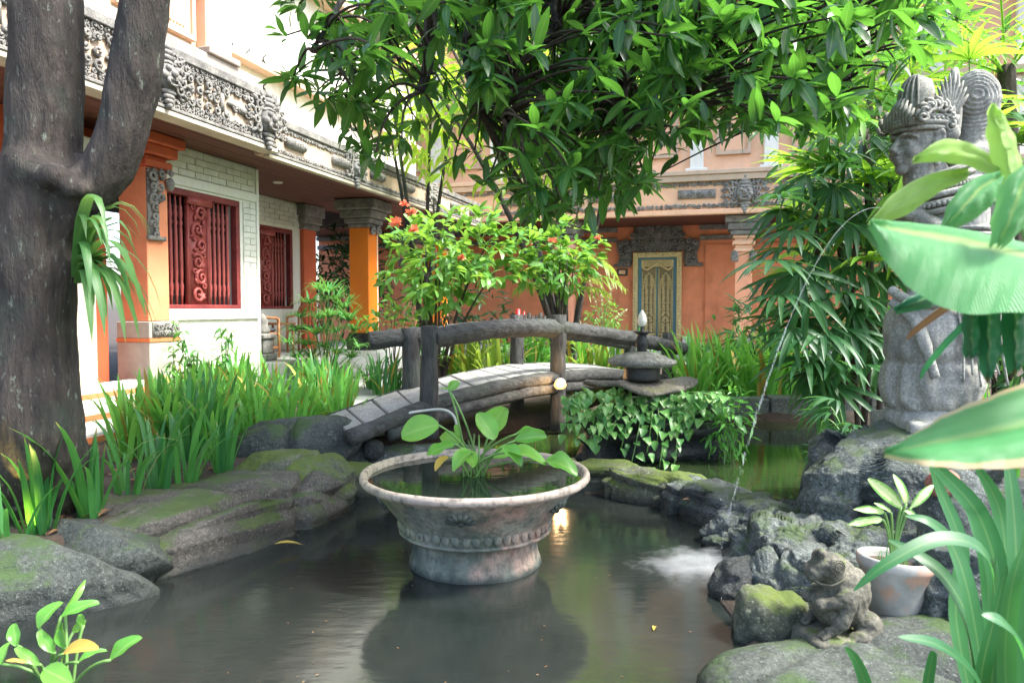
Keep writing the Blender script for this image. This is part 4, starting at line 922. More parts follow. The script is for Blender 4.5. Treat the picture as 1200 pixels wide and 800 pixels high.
for k in range(50):
    a = 2*PI*k/50+.03*noise.noise((k*1.3, 0, 0)); wn_ = noise.noise((k*.45, 3, 0))
    if wn_ < -.42: continue
    m.ball((.418*math.cos(a), .418*math.sin(a), .238+.006*noise.noise((k*.9, 7, 0))), (.013+.008*wn_, .0245, .032+.012*wn_), (0, 0, a), 8, 6)
m.lathe([(.415, .182), (.424, .188), (.420, .198), (.41, .20)], 72, closed=True)
m.obj('fluted_band', 'bowl', BO)
for aa in (-95, -30, 40, 100, 170, -160):
    m = MB(); a = R(aa)
    for k in range(7):
        w = -1.3+k*.43; m.ball((.05*math.sin(w), 0, .05*math.cos(w)-.02), (.014, .014, .032), (0, w, 0), 8, 6)
    m.ball((0, -.0, -.015), .02, None, 8, 6)
    o = m.obj('flower_relief', 'bowl', BO); r = .512
    o.location = (r*math.cos(a), r*math.sin(a), .365); o.rotation_euler = (R(34), 0, a+PI/2)
MB().lathe([(.0, .472), (.3, .472), (.586, .472)], 64, closed=True).obj('water', 'water_bowl', BO)
# ================================================================== trees
def trunk_mesh(name, paths, vox, mat, parent, bumps=()):
    m = MB()
    for pts, rad in paths:
        sp = smooth_path(pts, 5); n = len(sp); k = len(rad)-1
        rr = []
        for i in range(n):
            f = i/(n-1)*k; a = min(int(f), k-1); rr.append(rad[a]+(rad[a+1]-rad[a])*(f-a))
        m.tube(sp, rr, 18)
    for c, r in bumps: m.ball(c, r)
    def warp(p, n):
        k = .020*noise.fractal(Vector((p.x*5, p.y*5, p.z*1.6)), .9, 2.1, 5)+.008*noise.noise(Vector((p.x*22, p.y*22, p.z*5)))
        return p+n*k
    return sculpt(name, m, vox, mat, parent, 4, warp)
TR = thing('mango_tree', 'large dark forked tree at the left whose leafy limbs hang over the pond', 'tree', (0, 0, 0))
tb = on(38, 604, .2)
X = lambda u, v, d=3.9: at(u, v, d)
trunk_mesh('trunk', [
    ([tb+Vector((-.02, .05, -.25)), tb+Vector((0, .05, 0)), X(40, 520), X(38, 420), X(42, 330), X(46, 250), X(52, 190)], [.40, .31, .245, .212, .202, .205, .20]),
    ([X(46, 260), X(50, 190), X(52, 110), X(54, 30), X(50, -90), X(30, -260), X(-60, -420)], [.20, .185, .178, .172, .17, .16, .12]),
    ([X(40, 290), X(82, 240), X(118, 205), X(143, 160), X(157, 100), X(166, 30), X(180, -90)], [.16, .145, .135, .128, .124, .122, .12]),
    ([tb+Vector((.35, -.05, -.2)), tb+Vector((.2, .0, .05)), X(60, 500)], [.10, .14, .14]),
    ([tb+Vector((-.4, -.1, -.2)), tb+Vector((-.2, .0, .1)), X(10, 500)], [.12, .15, .15])], .022, 'bark', TR,
    [(X(62, 205, 3.72), (.10, .07, .075)), (X(30, 195, 3.74), (.09, .07, .11)), (X(88, 222, 3.76), (.08, .07, .05))])
limb_tips = []
def limb(pts, r0, r1, name='limb'):
    sp = smooth_path(pts, 7); n = len(sp)
    m = MB(); m.tube(sp, [r0+(r1-r0)*i/(n-1) for i in range(n)], 10); m.obj(name, 'bark', TR); return sp
top = X(180, -90); SK = []
SK += limb([top, Vector((-1.7, 4.0, 3.9)), Vector((-1.0, 4.2, 4.35)), Vector((.1, 4.5, 4.4)), Vector((1.2, 4.7, 4.1)), Vector((2.2, 5.0, 3.7))], .12, .03)
SK += limb([X(30, -260), Vector((-2.2, 4.4, 5.0)), Vector((-1.2, 5.0, 5.6)), Vector((0, 5.4, 5.6)), Vector((1.6, 5.6, 5.2))], .13, .03)
SK += limb([Vector((-1.0, 4.2, 4.35)), Vector((-.55, 4.3, 3.9)), at(503, -20, 4.3), at(503, 60, 4.3), at(494, 108, 4.3)], .055, .028)
SK += limb([Vector((-.2, 4.4, 4.4)), at(560, -30, 4.5), at(545, 60, 4.5), at(560, 130, 4.5)], .04, .012)
SK += limb([Vector((.3, 4.5, 4.35)), at(640, -30, 4.4), at(655, 30, 4.3), at(610, 70, 4.2), at(590, 140, 4.1)], .05, .015)
SK += limb([Vector((.8, 4.6, 4.2)), at(690, -20, 4.5), at(720, 40, 4.5), at(735, 90, 4.5), at(720, 170, 4.4)], .05, .012)
SK += limb([Vector((1.2, 4.7, 4.1)), at(800, -10, 4.6), at(815, 60, 4.5), at(800, 130, 4.4)], .04, .012)
SK += limb([Vector((1.6, 4.8, 3.95)), at(900, -20, 4.7), at(935, 60, 4.6), at(960, 130, 4.6)], .04, .010)
SK += limb([Vector((2.0, 4.9, 3.8)), at(1000, -30, 5.0), at(1010, 40, 5.0), at(985, 110, 5.0)], .035, .010)
SK += limb([Vector((-1.2, 4.1, 4.2)), at(420, -60, 4.3), at(395, 10, 4.2), at(365, 60, 4.1)], .035, .008)
SK += limb([Vector((-.9, 4.2, 4.3)), at(455, -30, 4.6), at(430, 60, 4.6), at(412, 130, 4.5)], .035, .008)
CAN = [leaf_t(w*1.3, 'lance', dr*.55, .10, 6, 0, tw) for w, dr, tw in ((.24, .25, .1), (.27, .45, -.2), (.22, .15, .25), (.25, .6, 0), (.28, .3, -.1))]
CANM = [tmesh('leaf', t, 'canopy') for t in CAN]
vmx = [(328, 30), (336, 110), (345, 130), (352, 152), (380, 168), (410, 200), (440, 212), (480, 204), (520, 196), (560, 228), (600, 262), (640, 272), (690, 262), (720, 258), (755, 245), (765, 225), (800, 195), (840, 182), (870, 176), (900, 172), (950, 185), (1000, 175), (1040, 120), (1080, 80), (1120, 50), (1230, 30)]
def vmax(u):
    for (a, b), (c, d) in zip(vmx, vmx[1:]):
        if a <= u <= c: return b+(d-b)*(u-a)/(c-a)
    return -99
g = random.Random(21); ros = []
tries = 0
while len(ros) < 760 and tries < 20000:
    tries += 1
    u = g.uniform(300, 1130); v = g.uniform(-60, 280)
    if v > vmax(u)-22: continue
    dens = 1.0 if u > 560 else .55
    if u < 430: dens = .42
    if 455 < u < 560 and 60 < v < 215: dens = .16
    if 530 < u < 605 and 120 < v < 215: dens = .10
    if 690 < u < 760 and 40 < v < 160: dens = .45
    if 770 < u < 850 and 150 < v: dens *= .5
    if u > 1000: dens *= .5
    if u < 480 and v < -5 and g.random() > .15: continue
    if g.random() > dens: continue
    d = g.uniform(3.4, 6.2) if u > 430 else g.uniform(3.9, 5.0)
    ros.append((at(u, v, d), False))
for _ in range(330):
    u = g.gauss(700, 120); v = g.uniform(10, 215)
    if v < vmax(u)-45: ros.append((at(u, v, g.uniform(4.6, 6.6)), False))
for _ in range(300):  # unseen leaves overhead, added to shade the pond and be mirrored in it
    p = Vector((g.uniform(-2.6, 2.3), g.uniform(3.0, 6.6), g.uniform(3.6, 5.9)))
    if p.x < -.35*p.y*.55: continue      # open sky between the trunk and the hanging limbs
    ros.append((p, True))
FOL = MB(); TW = MB(); singles = []
for p, far_ in ros:
    q = min(SK, key=lambda s: (s-p).length+.6*max(0, p.z-s.z))
    if (q-p).length < 2.2:
        mid = q.lerp(p, .5)+Vector((g.uniform(-.1, .1), g.uniform(-.1, .1), .12)); TW.tube(bez(q, mid, p, 6), [.011, .010, .009, .008, .007, .006, .005], 5)
    ax = Vector((g.uniform(-.9, .9), g.uniform(-.9, .5), g.uniform(-.8, .5))).normalized()
    nl = g.randint(7, 10)
    for k in range(nl):
        a = 2*PI*k/nl+g.uniform(-.3, .3); e1 = ax.orthogonal().normalized(); e2 = ax.cross(e1)
        op = g.uniform(.5, 1.3); d = (ax*math.cos(op)+(e1*math.cos(a)+e2*math.sin(a))*math.sin(op)+Vector((0, 0, -.03))).normalized()
        s = g.uniform(.09, .215)*(1.5 if far_ else 1)
        Mx = aim(p+ax*g.uniform(-.07, .05), d, Vector((g.uniform(-.3, .3), g.uniform(-.3, .3), 1)), s, g.uniform(-.5, .5)); ti = g.randrange(len(CAN))
        if far_: FOL.tpl(CAN[ti], Mx)
        else: singles.append((p.y, ti, Mx))
singles.sort(key=lambda s: s[0])
for i, (_, ti, Mx) in enumerate(singles):
    if i < 300: inst('leaf', CANM[ti], TR, Mx)
    else: FOL.tpl(CAN[ti], Mx)
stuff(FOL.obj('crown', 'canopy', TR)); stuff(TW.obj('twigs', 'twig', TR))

def leafy(tname, label, cat, base, center, radii, n, t, mat, size, seed, group=None, stems=5, stem_r=.02, singles=0, stem_mat='twig', clump=1, trunk=False, shell=.5):
    """shrub or tree: stems from the base, leaves spread through an ellipsoidal crown"""
    g = random.Random(seed); o = thing(tname, label, cat, base, 0, group); base = Vector(base); c = Vector(center)-base
    m = MB(); tips = []
    for k in range(stems):
        p = c+Vector((g.uniform(-.7, .7)*radii[0], g.uniform(-.7, .7)*radii[1], g.uniform(-.3, .6)*radii[2])); tips.append(p)
        b0 = Vector((g.uniform(-.06, .06), g.uniform(-.06, .06), -.1)); m.tube(bez(b0, Vector((p.x*.25, p.y*.25, p.z*.55)), p, 8), [stem_r*(1-.09*i) for i in range(9)], 7)
    m.obj('trunk' if trunk else 'stems', stem_mat, o)
    f = MB(); ms = [tmesh('leaf', q, mat) for q in t] if singles else None; out = []
    i = 0
    while i < n:
        r = g.random()**shell; a = g.uniform(0, 2*PI); z = g.uniform(-1, 1); s = math.sqrt(1-z*z)
        nn = Vector((s*math.cos(a), s*math.sin(a), z)); p = c+Vector((nn.x*radii[0], nn.y*radii[1], nn.z*radii[2]))*r
        if noise.noise(p*2.2/max(.3, radii[2])+Vector((seed, 0, 0))) < -.22: i += .25; continue
        for k in range(clump):
            d = (nn*.7+Vector((g.uniform(-1, 1), g.uniform(-1, 1), g.uniform(-.6, .5)))).normalized()
            out.append((p.y, g.randrange(len(t)), aim(p+Vector((g.uniform(-.03, .03),)*3), d, Vector((g.uniform(-.5, .5), g.uniform(-.5, .5), 1)), size*g.uniform(.7, 1.25), g.uniform(-.6, .6)))); i += 1
    out.sort(key=lambda s: s[0])
    for i, (_, ti, Mx) in enumerate(out):
        if i < singles: inst('leaf', ms[ti], o, Mx)
        else: f.tpl(t[ti], Mx)
    stuff(f.obj('crown' if trunk else 'foliage', mat, o)); return o
OV = [leaf_t(w, 'oval', dr, .12, 5) for w, dr in ((.38, .25), (.34, .5), (.42, .1))]
LA = [leaf_t(w, 'lance', dr, .12, 5) for w, dr in ((.26, .3), (.22, .5), (.3, .1))]
BT = 'trees lit from behind beyond the bridge'
leafy('shade_tree', 'bright backlit tree behind the bridge, its crown glowing yellow green', 'tree', (.9, 12.2, .2), (.2, 12.0, 5.0), (2.4, 1.7, 1.9), 1700, LA, 'canopy_lit', .28, 31, BT, 7, .07, trunk=True, stem_mat='bark', clump=3)
leafy('shade_tree', 'backlit leafy tree rising before the orange upper wall, left of the larger one', 'tree', (-1.6, 13.0, .2), (-1.6, 12.6, 5.4), (1.1, 1.1, 1.8), 620, LA, 'canopy_lit', .26, 32, BT, 5, .05, trunk=True, stem_mat='bark', clump=3)
leafy('shade_tree', 'dense green tree behind the statue at the right', 'tree', (6.4, 11.0, .2), (5.6, 10.6, 4.6), (2.2, 1.6, 2.3), 1300, LA, 'canopy', .30, 33, BT, 6, .07, trunk=True, stem_mat='bark', clump=3)

# ================================================================== strap leaved clumps
BLADES = [blade_t(.055, l, b, 7, .3, pw) for l, b, pw in ((.10, .5, 2), (.2, .9, 2), (.28, 1.5, 2.5), (.06, .25, 2), (.35, 2.1, 2.6), (.18, 1.2, 3))]
BL_ME = {m: [tmesh('blade', t, m) for t in BLADES] for m in ('iris', 'iris_far', 'iris_yellow')}
THIN = [blade_t(.042, l, b, 7, .3, pw) for l, b, pw in ((.12, .8, 2), (.25, 1.5, 2), (.35, 2.1, 2.2), (.08, .4, 2), (.2, 2.4, 2.4))]
LASTC = [None]
ORD = 'first second third fourth fifth sixth seventh eighth ninth tenth eleventh twelfth thirteenth fourteenth fifteenth sixteenth seventeenth eighteenth nineteenth twentieth'.split()
def relabel(obs, rows, text):
    """labels that count along each row: rows of the group from near to far, plants from left to right"""
    obs = sorted(obs, key=lambda o: o.location.y); n = -(-len(obs)//len(rows))
    for i, rw in enumerate(rows):
        for j, o in enumerate(sorted(obs[i*n:(i+1)*n], key=lambda o: o.location.x/o.location.y)): o['label'] = text % (ORD[j], rw)
def clump(name, label, cat, base, n, h, mat, seed, group=None, single=False, spread=.09, tp=None, tall=1.0):
    g = random.Random(seed); o = thing(name, label, cat, base, 0, group); f = MB(); dry = MB(); tp = tp or BLADES
    for k in range(n):
        a = g.uniform(0, 2*PI); r = spread*math.sqrt(g.random()); ti = g.choices(range(len(tp)), ([2, 3, 3, 2, 2, 3] if single else [3, 3, 2, 3, 1, 2])[:len(tp)])[0]; s = h*g.uniform(.6, 1.1)
        Mx = Matrix.Translation((r*math.cos(a), r*math.sin(a), -.03)) @ Matrix.Rotation(a+g.uniform(-.9, .9), 4, 'Z') @ Matrix.Rotation(g.uniform(-.12, .16), 4, 'Y') @ Matrix.Diagonal((s, s*(1.35 if single else 1.35)*tall, s, 1))
        if single: inst('blade', BL_ME[mat][ti], o, Mx)
        else: (dry if k % 14 == 5 else f).tpl(tp[ti], Mx)
    if not single:
        f.obj('blades', mat, o)
        if dry.n: dry.obj('dry_blades', 'yellow_leaf', o)
    LASTC[0] = o; return o
front = [(45, 622, 18, .64, 'iris clump with a yellow lit leaf, nearest the camera under the tree'), (108, 606, 15, .68, 'tall iris clump second from the left in the bed in front of the tree'),
         (150, 588, 11, .56, 'iris clump third along the bed, above the brown slab rock'), (182, 578, 14, .66, 'iris clump fourth along the bed, leaning right over the dry leaves'),
         (218, 568, 13, .64, 'iris clump above the middle of the layered slab rock'), (262, 552, 14, .64, 'iris clump just behind the yellow green boulder'), (10, 640, 8, .5, 'iris clump cut by the left edge of the picture')]
for i, (u, v, n, h, lab) in enumerate(front): clump('iris', lab, 'plant', on(u, v, .25), n, h, 'iris', 60+i, 'irises planted along the pond rocks', True, .07)
g = random.Random(9); k = 0; FLD = []
FIELD = 'strap leaved plants massed in the bed left of the bridge'
while k < 58:
    u = g.uniform(150, 412); v = g.uniform(432, 540)
    if v > 548-(u-200)*.22 or v > 545: continue
    if u < 225 and v < 505: continue
    p = on(u, v, .25)
    if p.y > 10 : continue
    clump('iris', 'leafy strap plant in the dense green bed between the villa and the pond rocks', 'plant', p, 24, g.uniform(.52, .72), g.choice(['iris', 'iris_far', 'iris_far']), 100+k, FIELD, False, .13); k += 1; FLD.append(LASTC[0])
for i, (u, v, h, lab) in enumerate([(398, 506, .62, 'bright upright strap plant at the left end of the bridge'), (372, 500, .55, 'strap plant second left from the foot of the bridge')]):
    clump('iris', lab, 'plant', on(u, v, .27), 22, h, 'iris_far', 170+i, FIELD, False, .10)
relabel(FLD, ['the row by the pond rocks', 'the middle row of the bed', 'the back row near the villa'], 'strap plant %s from the left in %s')
FLB = []; FLC = []
FARG = 'lilies growing beyond the bridge'
for i, (u, v, n, h, mt) in enumerate([(452, 462, 34, .72, 'iris'), (468, 458, 30, .66, 'iris'), (437, 455, 26, .6, 'iris'), (528, 458, 30, .92, 'iris_far'), (552, 460, 34, .98, 'iris_yellow'), (580, 462, 34, 1.0, 'iris_yellow'), (622, 458, 32, 1.0, 'iris_far'),
        (642, 456, 32, 1.0, 'iris_far'), (676, 458, 36, 1.0, 'iris_far'), (700, 460, 36, 1.0, 'iris_yellow'), (722, 458, 36, 1.0, 'iris_far'), (748, 454, 28, .9, 'iris_far'), (508, 456, 28, .85, 'iris'), (600, 452, 28, .95, 'iris_far')]):
    FLB.append(0); clump('lily', 'green lily clump seen between the posts behind the footbridge', 'plant', on(u, v, .27), n, h, mt, 180+i, FARG, False, .16, THIN); FLB[-1] = LASTC[0]
RG = 'tall lilies right of the stone lantern'
for i, (u, v, n, h, mt) in enumerate([(815, 470, 50, .95, 'iris_far'), (838, 462, 50, 1.0, 'iris_far'), (862, 466, 54, 1.0, 'iris_far'), (888, 468, 50, 1.0, 'iris_far'), (912, 464, 48, .95, 'iris_far'), (850, 448, 44, .95, 'iris_far'), (880, 446, 44, 1.0, 'iris_far'), (905, 446, 44, .95, 'iris_far'), (825, 446, 40, .95, 'iris_far'), (935, 462, 44, .9, 'iris'), (960, 458, 40, .9, 'iris'), (990, 456, 40, .9, 'iris')]):
    clump('lily', 'tall green lily clump standing behind the far kerb of the upper pond', 'plant', on(u, v, .27), n, h, mt, 210+i, RG, False, .22, THIN); FLC.append(LASTC[0])

relabel(FLB, ['the near row beyond the footbridge', 'the far row beyond the footbridge'], 'green lily clump %s from the left in %s')
relabel(FLC, ['the front row behind the far kerb', 'the back row behind the far kerb'], 'tall lily clump %s from the left in %s')
for i, (x, y) in enumerate(((3.3, 4.9), (3.7, 5.7), (3.1, 3.6), (4.3, 4.6))): clump('lily', ('leafy lily hidden behind the statue base', 'leafy lily behind the broad leaves at the right edge', 'leafy lily right of the pedestal rock', 'leafy lily at the far right outside the palms')[i], 'plant', (x, y, .24), 34, .7, 'iris', 260+i, 'lilies behind the statue', False, .2, THIN)
# ================================================================== shrubs and small plants
def flower(o, p, r, n, seed, mat='petal'):
    g = random.Random(seed); m = MB(); t = leaf_t(.5, 'oval', .3, .1, 3)
    for k in range(n):
        d = Vector((g.uniform(-1, 1), g.uniform(-1, 1), g.uniform(-.2, 1))).normalized(); m.tpl(t, aim(p, d, None, r*g.uniform(.7, 1.2), g.uniform(0, 3)))
    m.obj('flower', mat, o)
bs = Vector((-1.0, 9.6, .25))
o = leafy('flowering_shrub', 'broad flowering shrub with orange blossoms behind the footbridge', 'shrub', bs, at(535, 305, 9.6), (1.12, .8, .68), 1000, OV, 'ixora', .185, 41, None, 9, .028, singles=140, clump=4)
m = MB(); 
for (u, v, s) in ((465, 262, .13), (482, 250, .12), (474, 240, .09), (540, 303, .09), (486, 270, .10)): flower(o, at(u, v, 8.95)-bs, s*.75, 26, u)
bs = Vector((.62, 9.9, .25))
o = leafy('flowering_shrub', 'light green shrub with a few small orange flowers left of the gilded door', 'shrub', bs, at(652, 300, 9.9), (.66, .5, .56), 460, OV, 'ixora', .17, 42, None, 6, .022, singles=80, clump=4)
for (u, v, s) in ((648, 283, .07), (700, 280, .06), (620, 287, .06)): flower(o, at(u, v, 9.4)-bs, s, 16, u)
bs = at(462, 390, 10.2); bs.z = .25
o = leafy('flowering_shrub', 'small low shrub dotted with orange flowers beside the orange pillar', 'shrub', bs, at(462, 378, 10.2), (.42, .35, .32), 200, OV, 'ixora', .12, 43, None, 6, .012)
for (u, v, s) in ((470, 372, .05), (452, 378, .05), (462, 385, .05), (478, 380, .05)): flower(o, at(u, v, 9.85)-bs, s, 14, u)
# white flower spires
bs = on(706, 425, .25)
o = leafy('spire_shrub', 'pale shrub with cream flower spires left of the gilded door', 'shrub', bs, at(708, 372, bs.y), (.42, .35, .38), 260, OV, 'ixora', .10, 44, None, 6, .012)
for u, v in ((690, 325), (704, 322), (719, 326), (735, 362)):
    m = MB(); p0 = at(706, 385, bs.y)-bs; p1 = at(u, v, bs.y-.1)-bs
    m.tube(bez(p0, p0.lerp(p1, .5)+Vector((0, 0, .05)), p1, 5), .008, 5); t = leaf_t(.7, 'oval', .1, .1, 3)
    for k in range(26):
        f = .5+.5*k/26; q = p0.lerp(p1, f); m.tpl(t, aim(q, Vector((math.cos(k*2.4), math.sin(k*2.4), -.2)), None, .075*(1.25-f*.7)))
    m.obj('flower_spire', 'petal_white', o)
# dracaena
bs = on(676, 415, .25)
o = thing('dracaena', 'dark spiky dracaena behind the bridge near the cream flower spires', 'plant', bs)
MB().tube([(0, 0, 0), (.03, 0, .6), (0, 0, 1.2)], .03, 8).obj('stem', 'twig', o); g = random.Random(3)
for zz in (.55, .85, 1.15):
    f = MB()
    for k in range(34): f.tpl(THIN[g.randrange(3)], Matrix.Translation((0, 0, zz)) @ Matrix.Rotation(g.uniform(0, 6.3), 4, 'Z') @ Matrix.Rotation(g.uniform(.1, 1.1), 4, 'Y') @ Matrix.Scale(g.uniform(.35, .5), 4))
    f.obj('leaf_rosette', 'rhapis', o)
# umbrella sedge
bs = on(382, 452, .27)
o = thing('umbrella_sedge', 'umbrella sedge with drooping spoked heads in front of the terrace chairs', 'plant', bs); g = random.Random(5)
for (u, v, s) in ((345, 388, .30), (362, 356, .34), (385, 343, .36), (402, 362, .36), (374, 374, .32), (415, 388, .32), (392, 390, .30), (358, 405, .28), (420, 408, .26), (338, 402, .24), (404, 402, .3), (380, 408, .3), (352, 372, .3), (392, 352, .36), (370, 392, .34), (408, 376, .34), (348, 420, .3), (386, 372, .34), (412, 420, .28), (366, 420, .3), (395, 415, .32), (375, 340, .32)):
    p = at(u, v, bs.y+g.uniform(-.5, .3))-bs; m = MB(); m.tube(bez((g.uniform(-.15, .15), g.uniform(-.1, .1), 0), (p.x*.4, p.y*.4, p.z*.6), p, 7), .009, 5); st = m.obj('stem', 'stem', o)
    f = MB()
    for k in range(24): f.tpl(THIN[1+g.randrange(4)], Matrix.Translation(p) @ Matrix.Rotation(2*PI*k/20+g.uniform(-.1, .1), 4, 'Z') @ Matrix.Rotation(g.uniform(.6, 1.0), 4, 'Y') @ Matrix.Diagonal((s, s*2.3, s, 1)))
    f.obj('head', 'papyrus', o)
f = MB()
for k in range(60): f.tpl(THIN[g.randrange(5)], Matrix.Translation((g.uniform(-.4, .4), g.uniform(-.3, .3), 0)) @ Matrix.Rotation(g.uniform(0, 6.3), 4, 'Z') @ Matrix.Scale(g.uniform(.3, .6), 4))
f.obj('blades', 'papyrus', o)
# thin bamboo by the window
for i, (u, hh, lab) in enumerate([(228, .85, 'thin bamboo sprig below the left half of the red window'), (262, .95, 'thin bamboo sprig in front of the white brick below the red window'), (205, .7, 'thin bamboo sprig beside the carved plinth relief')]):
    bs = on(u, 440, .25); bs = Vector((bs.x*7.9/bs.y, 7.9, .25)); o = thing('bamboo_sprig', lab, 'plant', bs, 0, 'bamboo sprigs by the window'); g = random.Random(300+i)
    for k in range(4):
        p1 = Vector((g.uniform(-.25, .25), g.uniform(-.1, .1), hh*g.uniform(.8, 1.2))); pts = bez((0, 0, 0), (p1.x*.1, 0, p1.z*.6), p1, 8); MB().tube(pts, .005, 5).obj('stem', 'stem', o); f = MB()
        for q in pts[3:]:
            for _ in range(4): f.tpl(LA[g.randrange(3)], aim(q, Vector((g.uniform(-1, 1), g.uniform(-1, 1), g.uniform(-.5, .4))), None, g.uniform(.10, .17)))
        stuff(f.obj('leaf_spray', 'papyrus', o))
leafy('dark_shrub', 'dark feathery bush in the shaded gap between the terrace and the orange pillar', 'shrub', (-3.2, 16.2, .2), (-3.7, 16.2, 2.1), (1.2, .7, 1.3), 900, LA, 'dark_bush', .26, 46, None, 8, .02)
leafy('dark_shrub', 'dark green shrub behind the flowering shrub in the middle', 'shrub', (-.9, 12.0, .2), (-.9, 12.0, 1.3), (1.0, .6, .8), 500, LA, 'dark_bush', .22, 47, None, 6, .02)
leafy('shrub', 'low green shrub below the red post behind the bridge', 'shrub', (.2, 11.0, .2), (.2, 11.0, .7), (.8, .4, .5), 420, OV, 'ixora', .14, 48, None, 6, .015)
# yellow palm frond by the right shrub
def frond(o, p0, p1, p2, n, L0, mat, seed, w=.10, name='frond'):
    g = random.Random(seed); m = MB(); pts = bez(p0, p1, p2, n); m.tube(pts, [.012*(1-.8*i/n)+.002 for i in range(n+1)], 6); t = [leaf_t(w, 'lance', dr, .15, 5) for dr in (.3, .6)]
    for i in range(2, n+1):
        tg = (pts[i]-pts[i-1]).normalized(); sd = tg.cross(Vector((0, 0, 1))).normalized(); s = L0*math.sin(PI*min(.97, .12+.85*i/n))**.6
        for k in (-1, 1): m.tpl(t[g.randrange(2)], aim(pts[i], sd*k*.9+tg*.65+Vector((0, 0, g.uniform(-.1, .25))), None, s*g.uniform(.9, 1.1)))
    return m.obj(name, mat, o)
o = thing('feather_palm', 'small feather palm with yellow fronds right of the orange flowers', 'palm', (.75, 10.6, .25))
MB().tube([(0, 0, -.1), (.02, 0, .7), (0, 0, 1.3)], .04, 8).obj('trunk', 'twig', o)
for k, (dx, dz) in enumerate(((.75, .9), (.85, .55), (-.6, .8), (.3, 1.1), (.6, .3), (-.7, .4))): frond(o, (0, 0, 1.25), (dx*.5, -.1, 1.3+dz), (dx, -.3, 1.25+dz*.35), 14, .38, 'iris_yellow', 400+k, .14)
# staghorn like fern on the trunk
bs = at(95, 322, 3.86); o = thing('staghorn_fern', 'drooping long leaved fern growing on the side of the trunk', 'fern', bs); g = random.Random(12)
FT = [tmesh('frond', blade_t(.075, l, b, 8, .15, pw), 'fern') for l, b, pw in ((.6, 2.3, 1.2), (.9, 2.1, 1.0), (.4, 2.6, 1.4), (1.1, 1.9, .9))]
for k in range(42):
    s = g.uniform(.5, 1.05); inst('frond', FT[g.randrange(4)], o, Matrix.Translation((g.uniform(-.03, .03), g.uniform(-.03, .03), g.uniform(-.05, .05))) @ Matrix.Rotation(g.uniform(-1.15, 1.0), 4, 'Z') @ Matrix.Diagonal((s*.5, s*.8, s, 1)))
# ================================================================== palms on the right
def fan(o, p, out, r, n, mat, seed, droop=.5, w=.13, wide=2.3, root=None):
    g = random.Random(seed); m = MB(); out = Vector(out).normalized(); sd = out.cross(Vector((0, 0, 1)))
    sd = sd.normalized() if sd.length > .05 else Vector((1, 0, 0)); t = [leaf_t(w, 'lance', dr, .2, 6) for dr in (droop, droop*1.4, droop*.6)]
    nr = sd.cross(out).normalized()
    for k in range(n):
        a = (-.5+k/(n-1))*wide; d = out*math.cos(a)+sd*math.sin(a); m.tpl(t[g.randrange(3)], aim(p, d, nr+Vector((0, 0, .3)), r*(1-.25*abs(a)/wide)*g.uniform(.88, 1.1), g.uniform(-.25, .25)))
    f = m.obj('fan_leaf', mat, o)
    if root is not None: MB().tube(bez(root, Vector(root).lerp(p, .5)+Vector((0, 0, .08)), p, 6), .006, 5).obj('leaf_stalk', 'stem', o)
RP = 'lady palms by the upper pond'
fans = [(915, 232, 6.6), (945, 205, 6.8), (978, 215, 6.7), (1005, 200, 6.9), (930, 270, 6.4), (962, 258, 6.6), (995, 262, 6.5), (1020, 240, 6.9), (905, 305, 6.3), (938, 318, 6.2), (968, 300, 6.5), (1000, 310, 6.4), (1024, 300, 6.7), (915, 345, 6.2), (950, 352, 6.1), (985, 345, 6.3), (1015, 350, 6.5),
        (930, 385, 6.0), (962, 392, 6.1), (992, 385, 6.3), (1018, 392, 6.5), (945, 420, 6.1), (978, 424, 6.2), (1008, 428, 6.3), (960, 170, 7.0), (1015, 160, 7.2), (990, 180, 7.0), (940, 180, 7.3), (1030, 420, 6.6), (975, 450, 6.3)]
palms = []
for i, (u, v, d) in enumerate(((985, 452, 6.5), (1008, 448, 6.7), (965, 455, 6.8), (1030, 455, 6.9))):
    p = at(u, v, d); p.z = .22
    o = thing('lady_palm', ('lady palm with hanging fan leaves over the right end of the pond', 'lady palm with a leaning dark stem just left of the statue', 'lady palm at the left of the palm group, nearest the lilies', 'lady palm growing behind the statue legs')[i], 'palm', p, 0, RP); palms.append(o)
    lean = (.15, -.25, -.1, .1)[i]; MB().tube(bez((0, 0, -.1), (lean*.2, 0, .8), (lean, .05, 1.9+.2*i), 8), [.028]*9, 8).obj('stem', 'twig', o)
g = random.Random(17)
for i, (u, v, d) in enumerate(fans+[(u+g.uniform(-22, 22), v+g.uniform(-22, 22), d+g.uniform(.1, .6)) for (u, v, d) in fans]):
    p = at(u, v, d); o = min(palms, key=lambda q: abs(q.location.x-p.x)+g.uniform(0, .5)); q = p-o.location
    top = Vector((0, 0, max(.5, q.z-.15))); out = Vector((q.x*1.0+g.uniform(-.8, .4), -.55+g.uniform(-.6, .5), g.uniform(-.65, .45)))
    fan(o, q, out, g.uniform(.42, .58), g.randint(8, 11), 'rhapis', 500+i, .40, .135, 2.8, top)
YP = 'sunlit palms behind the statue'
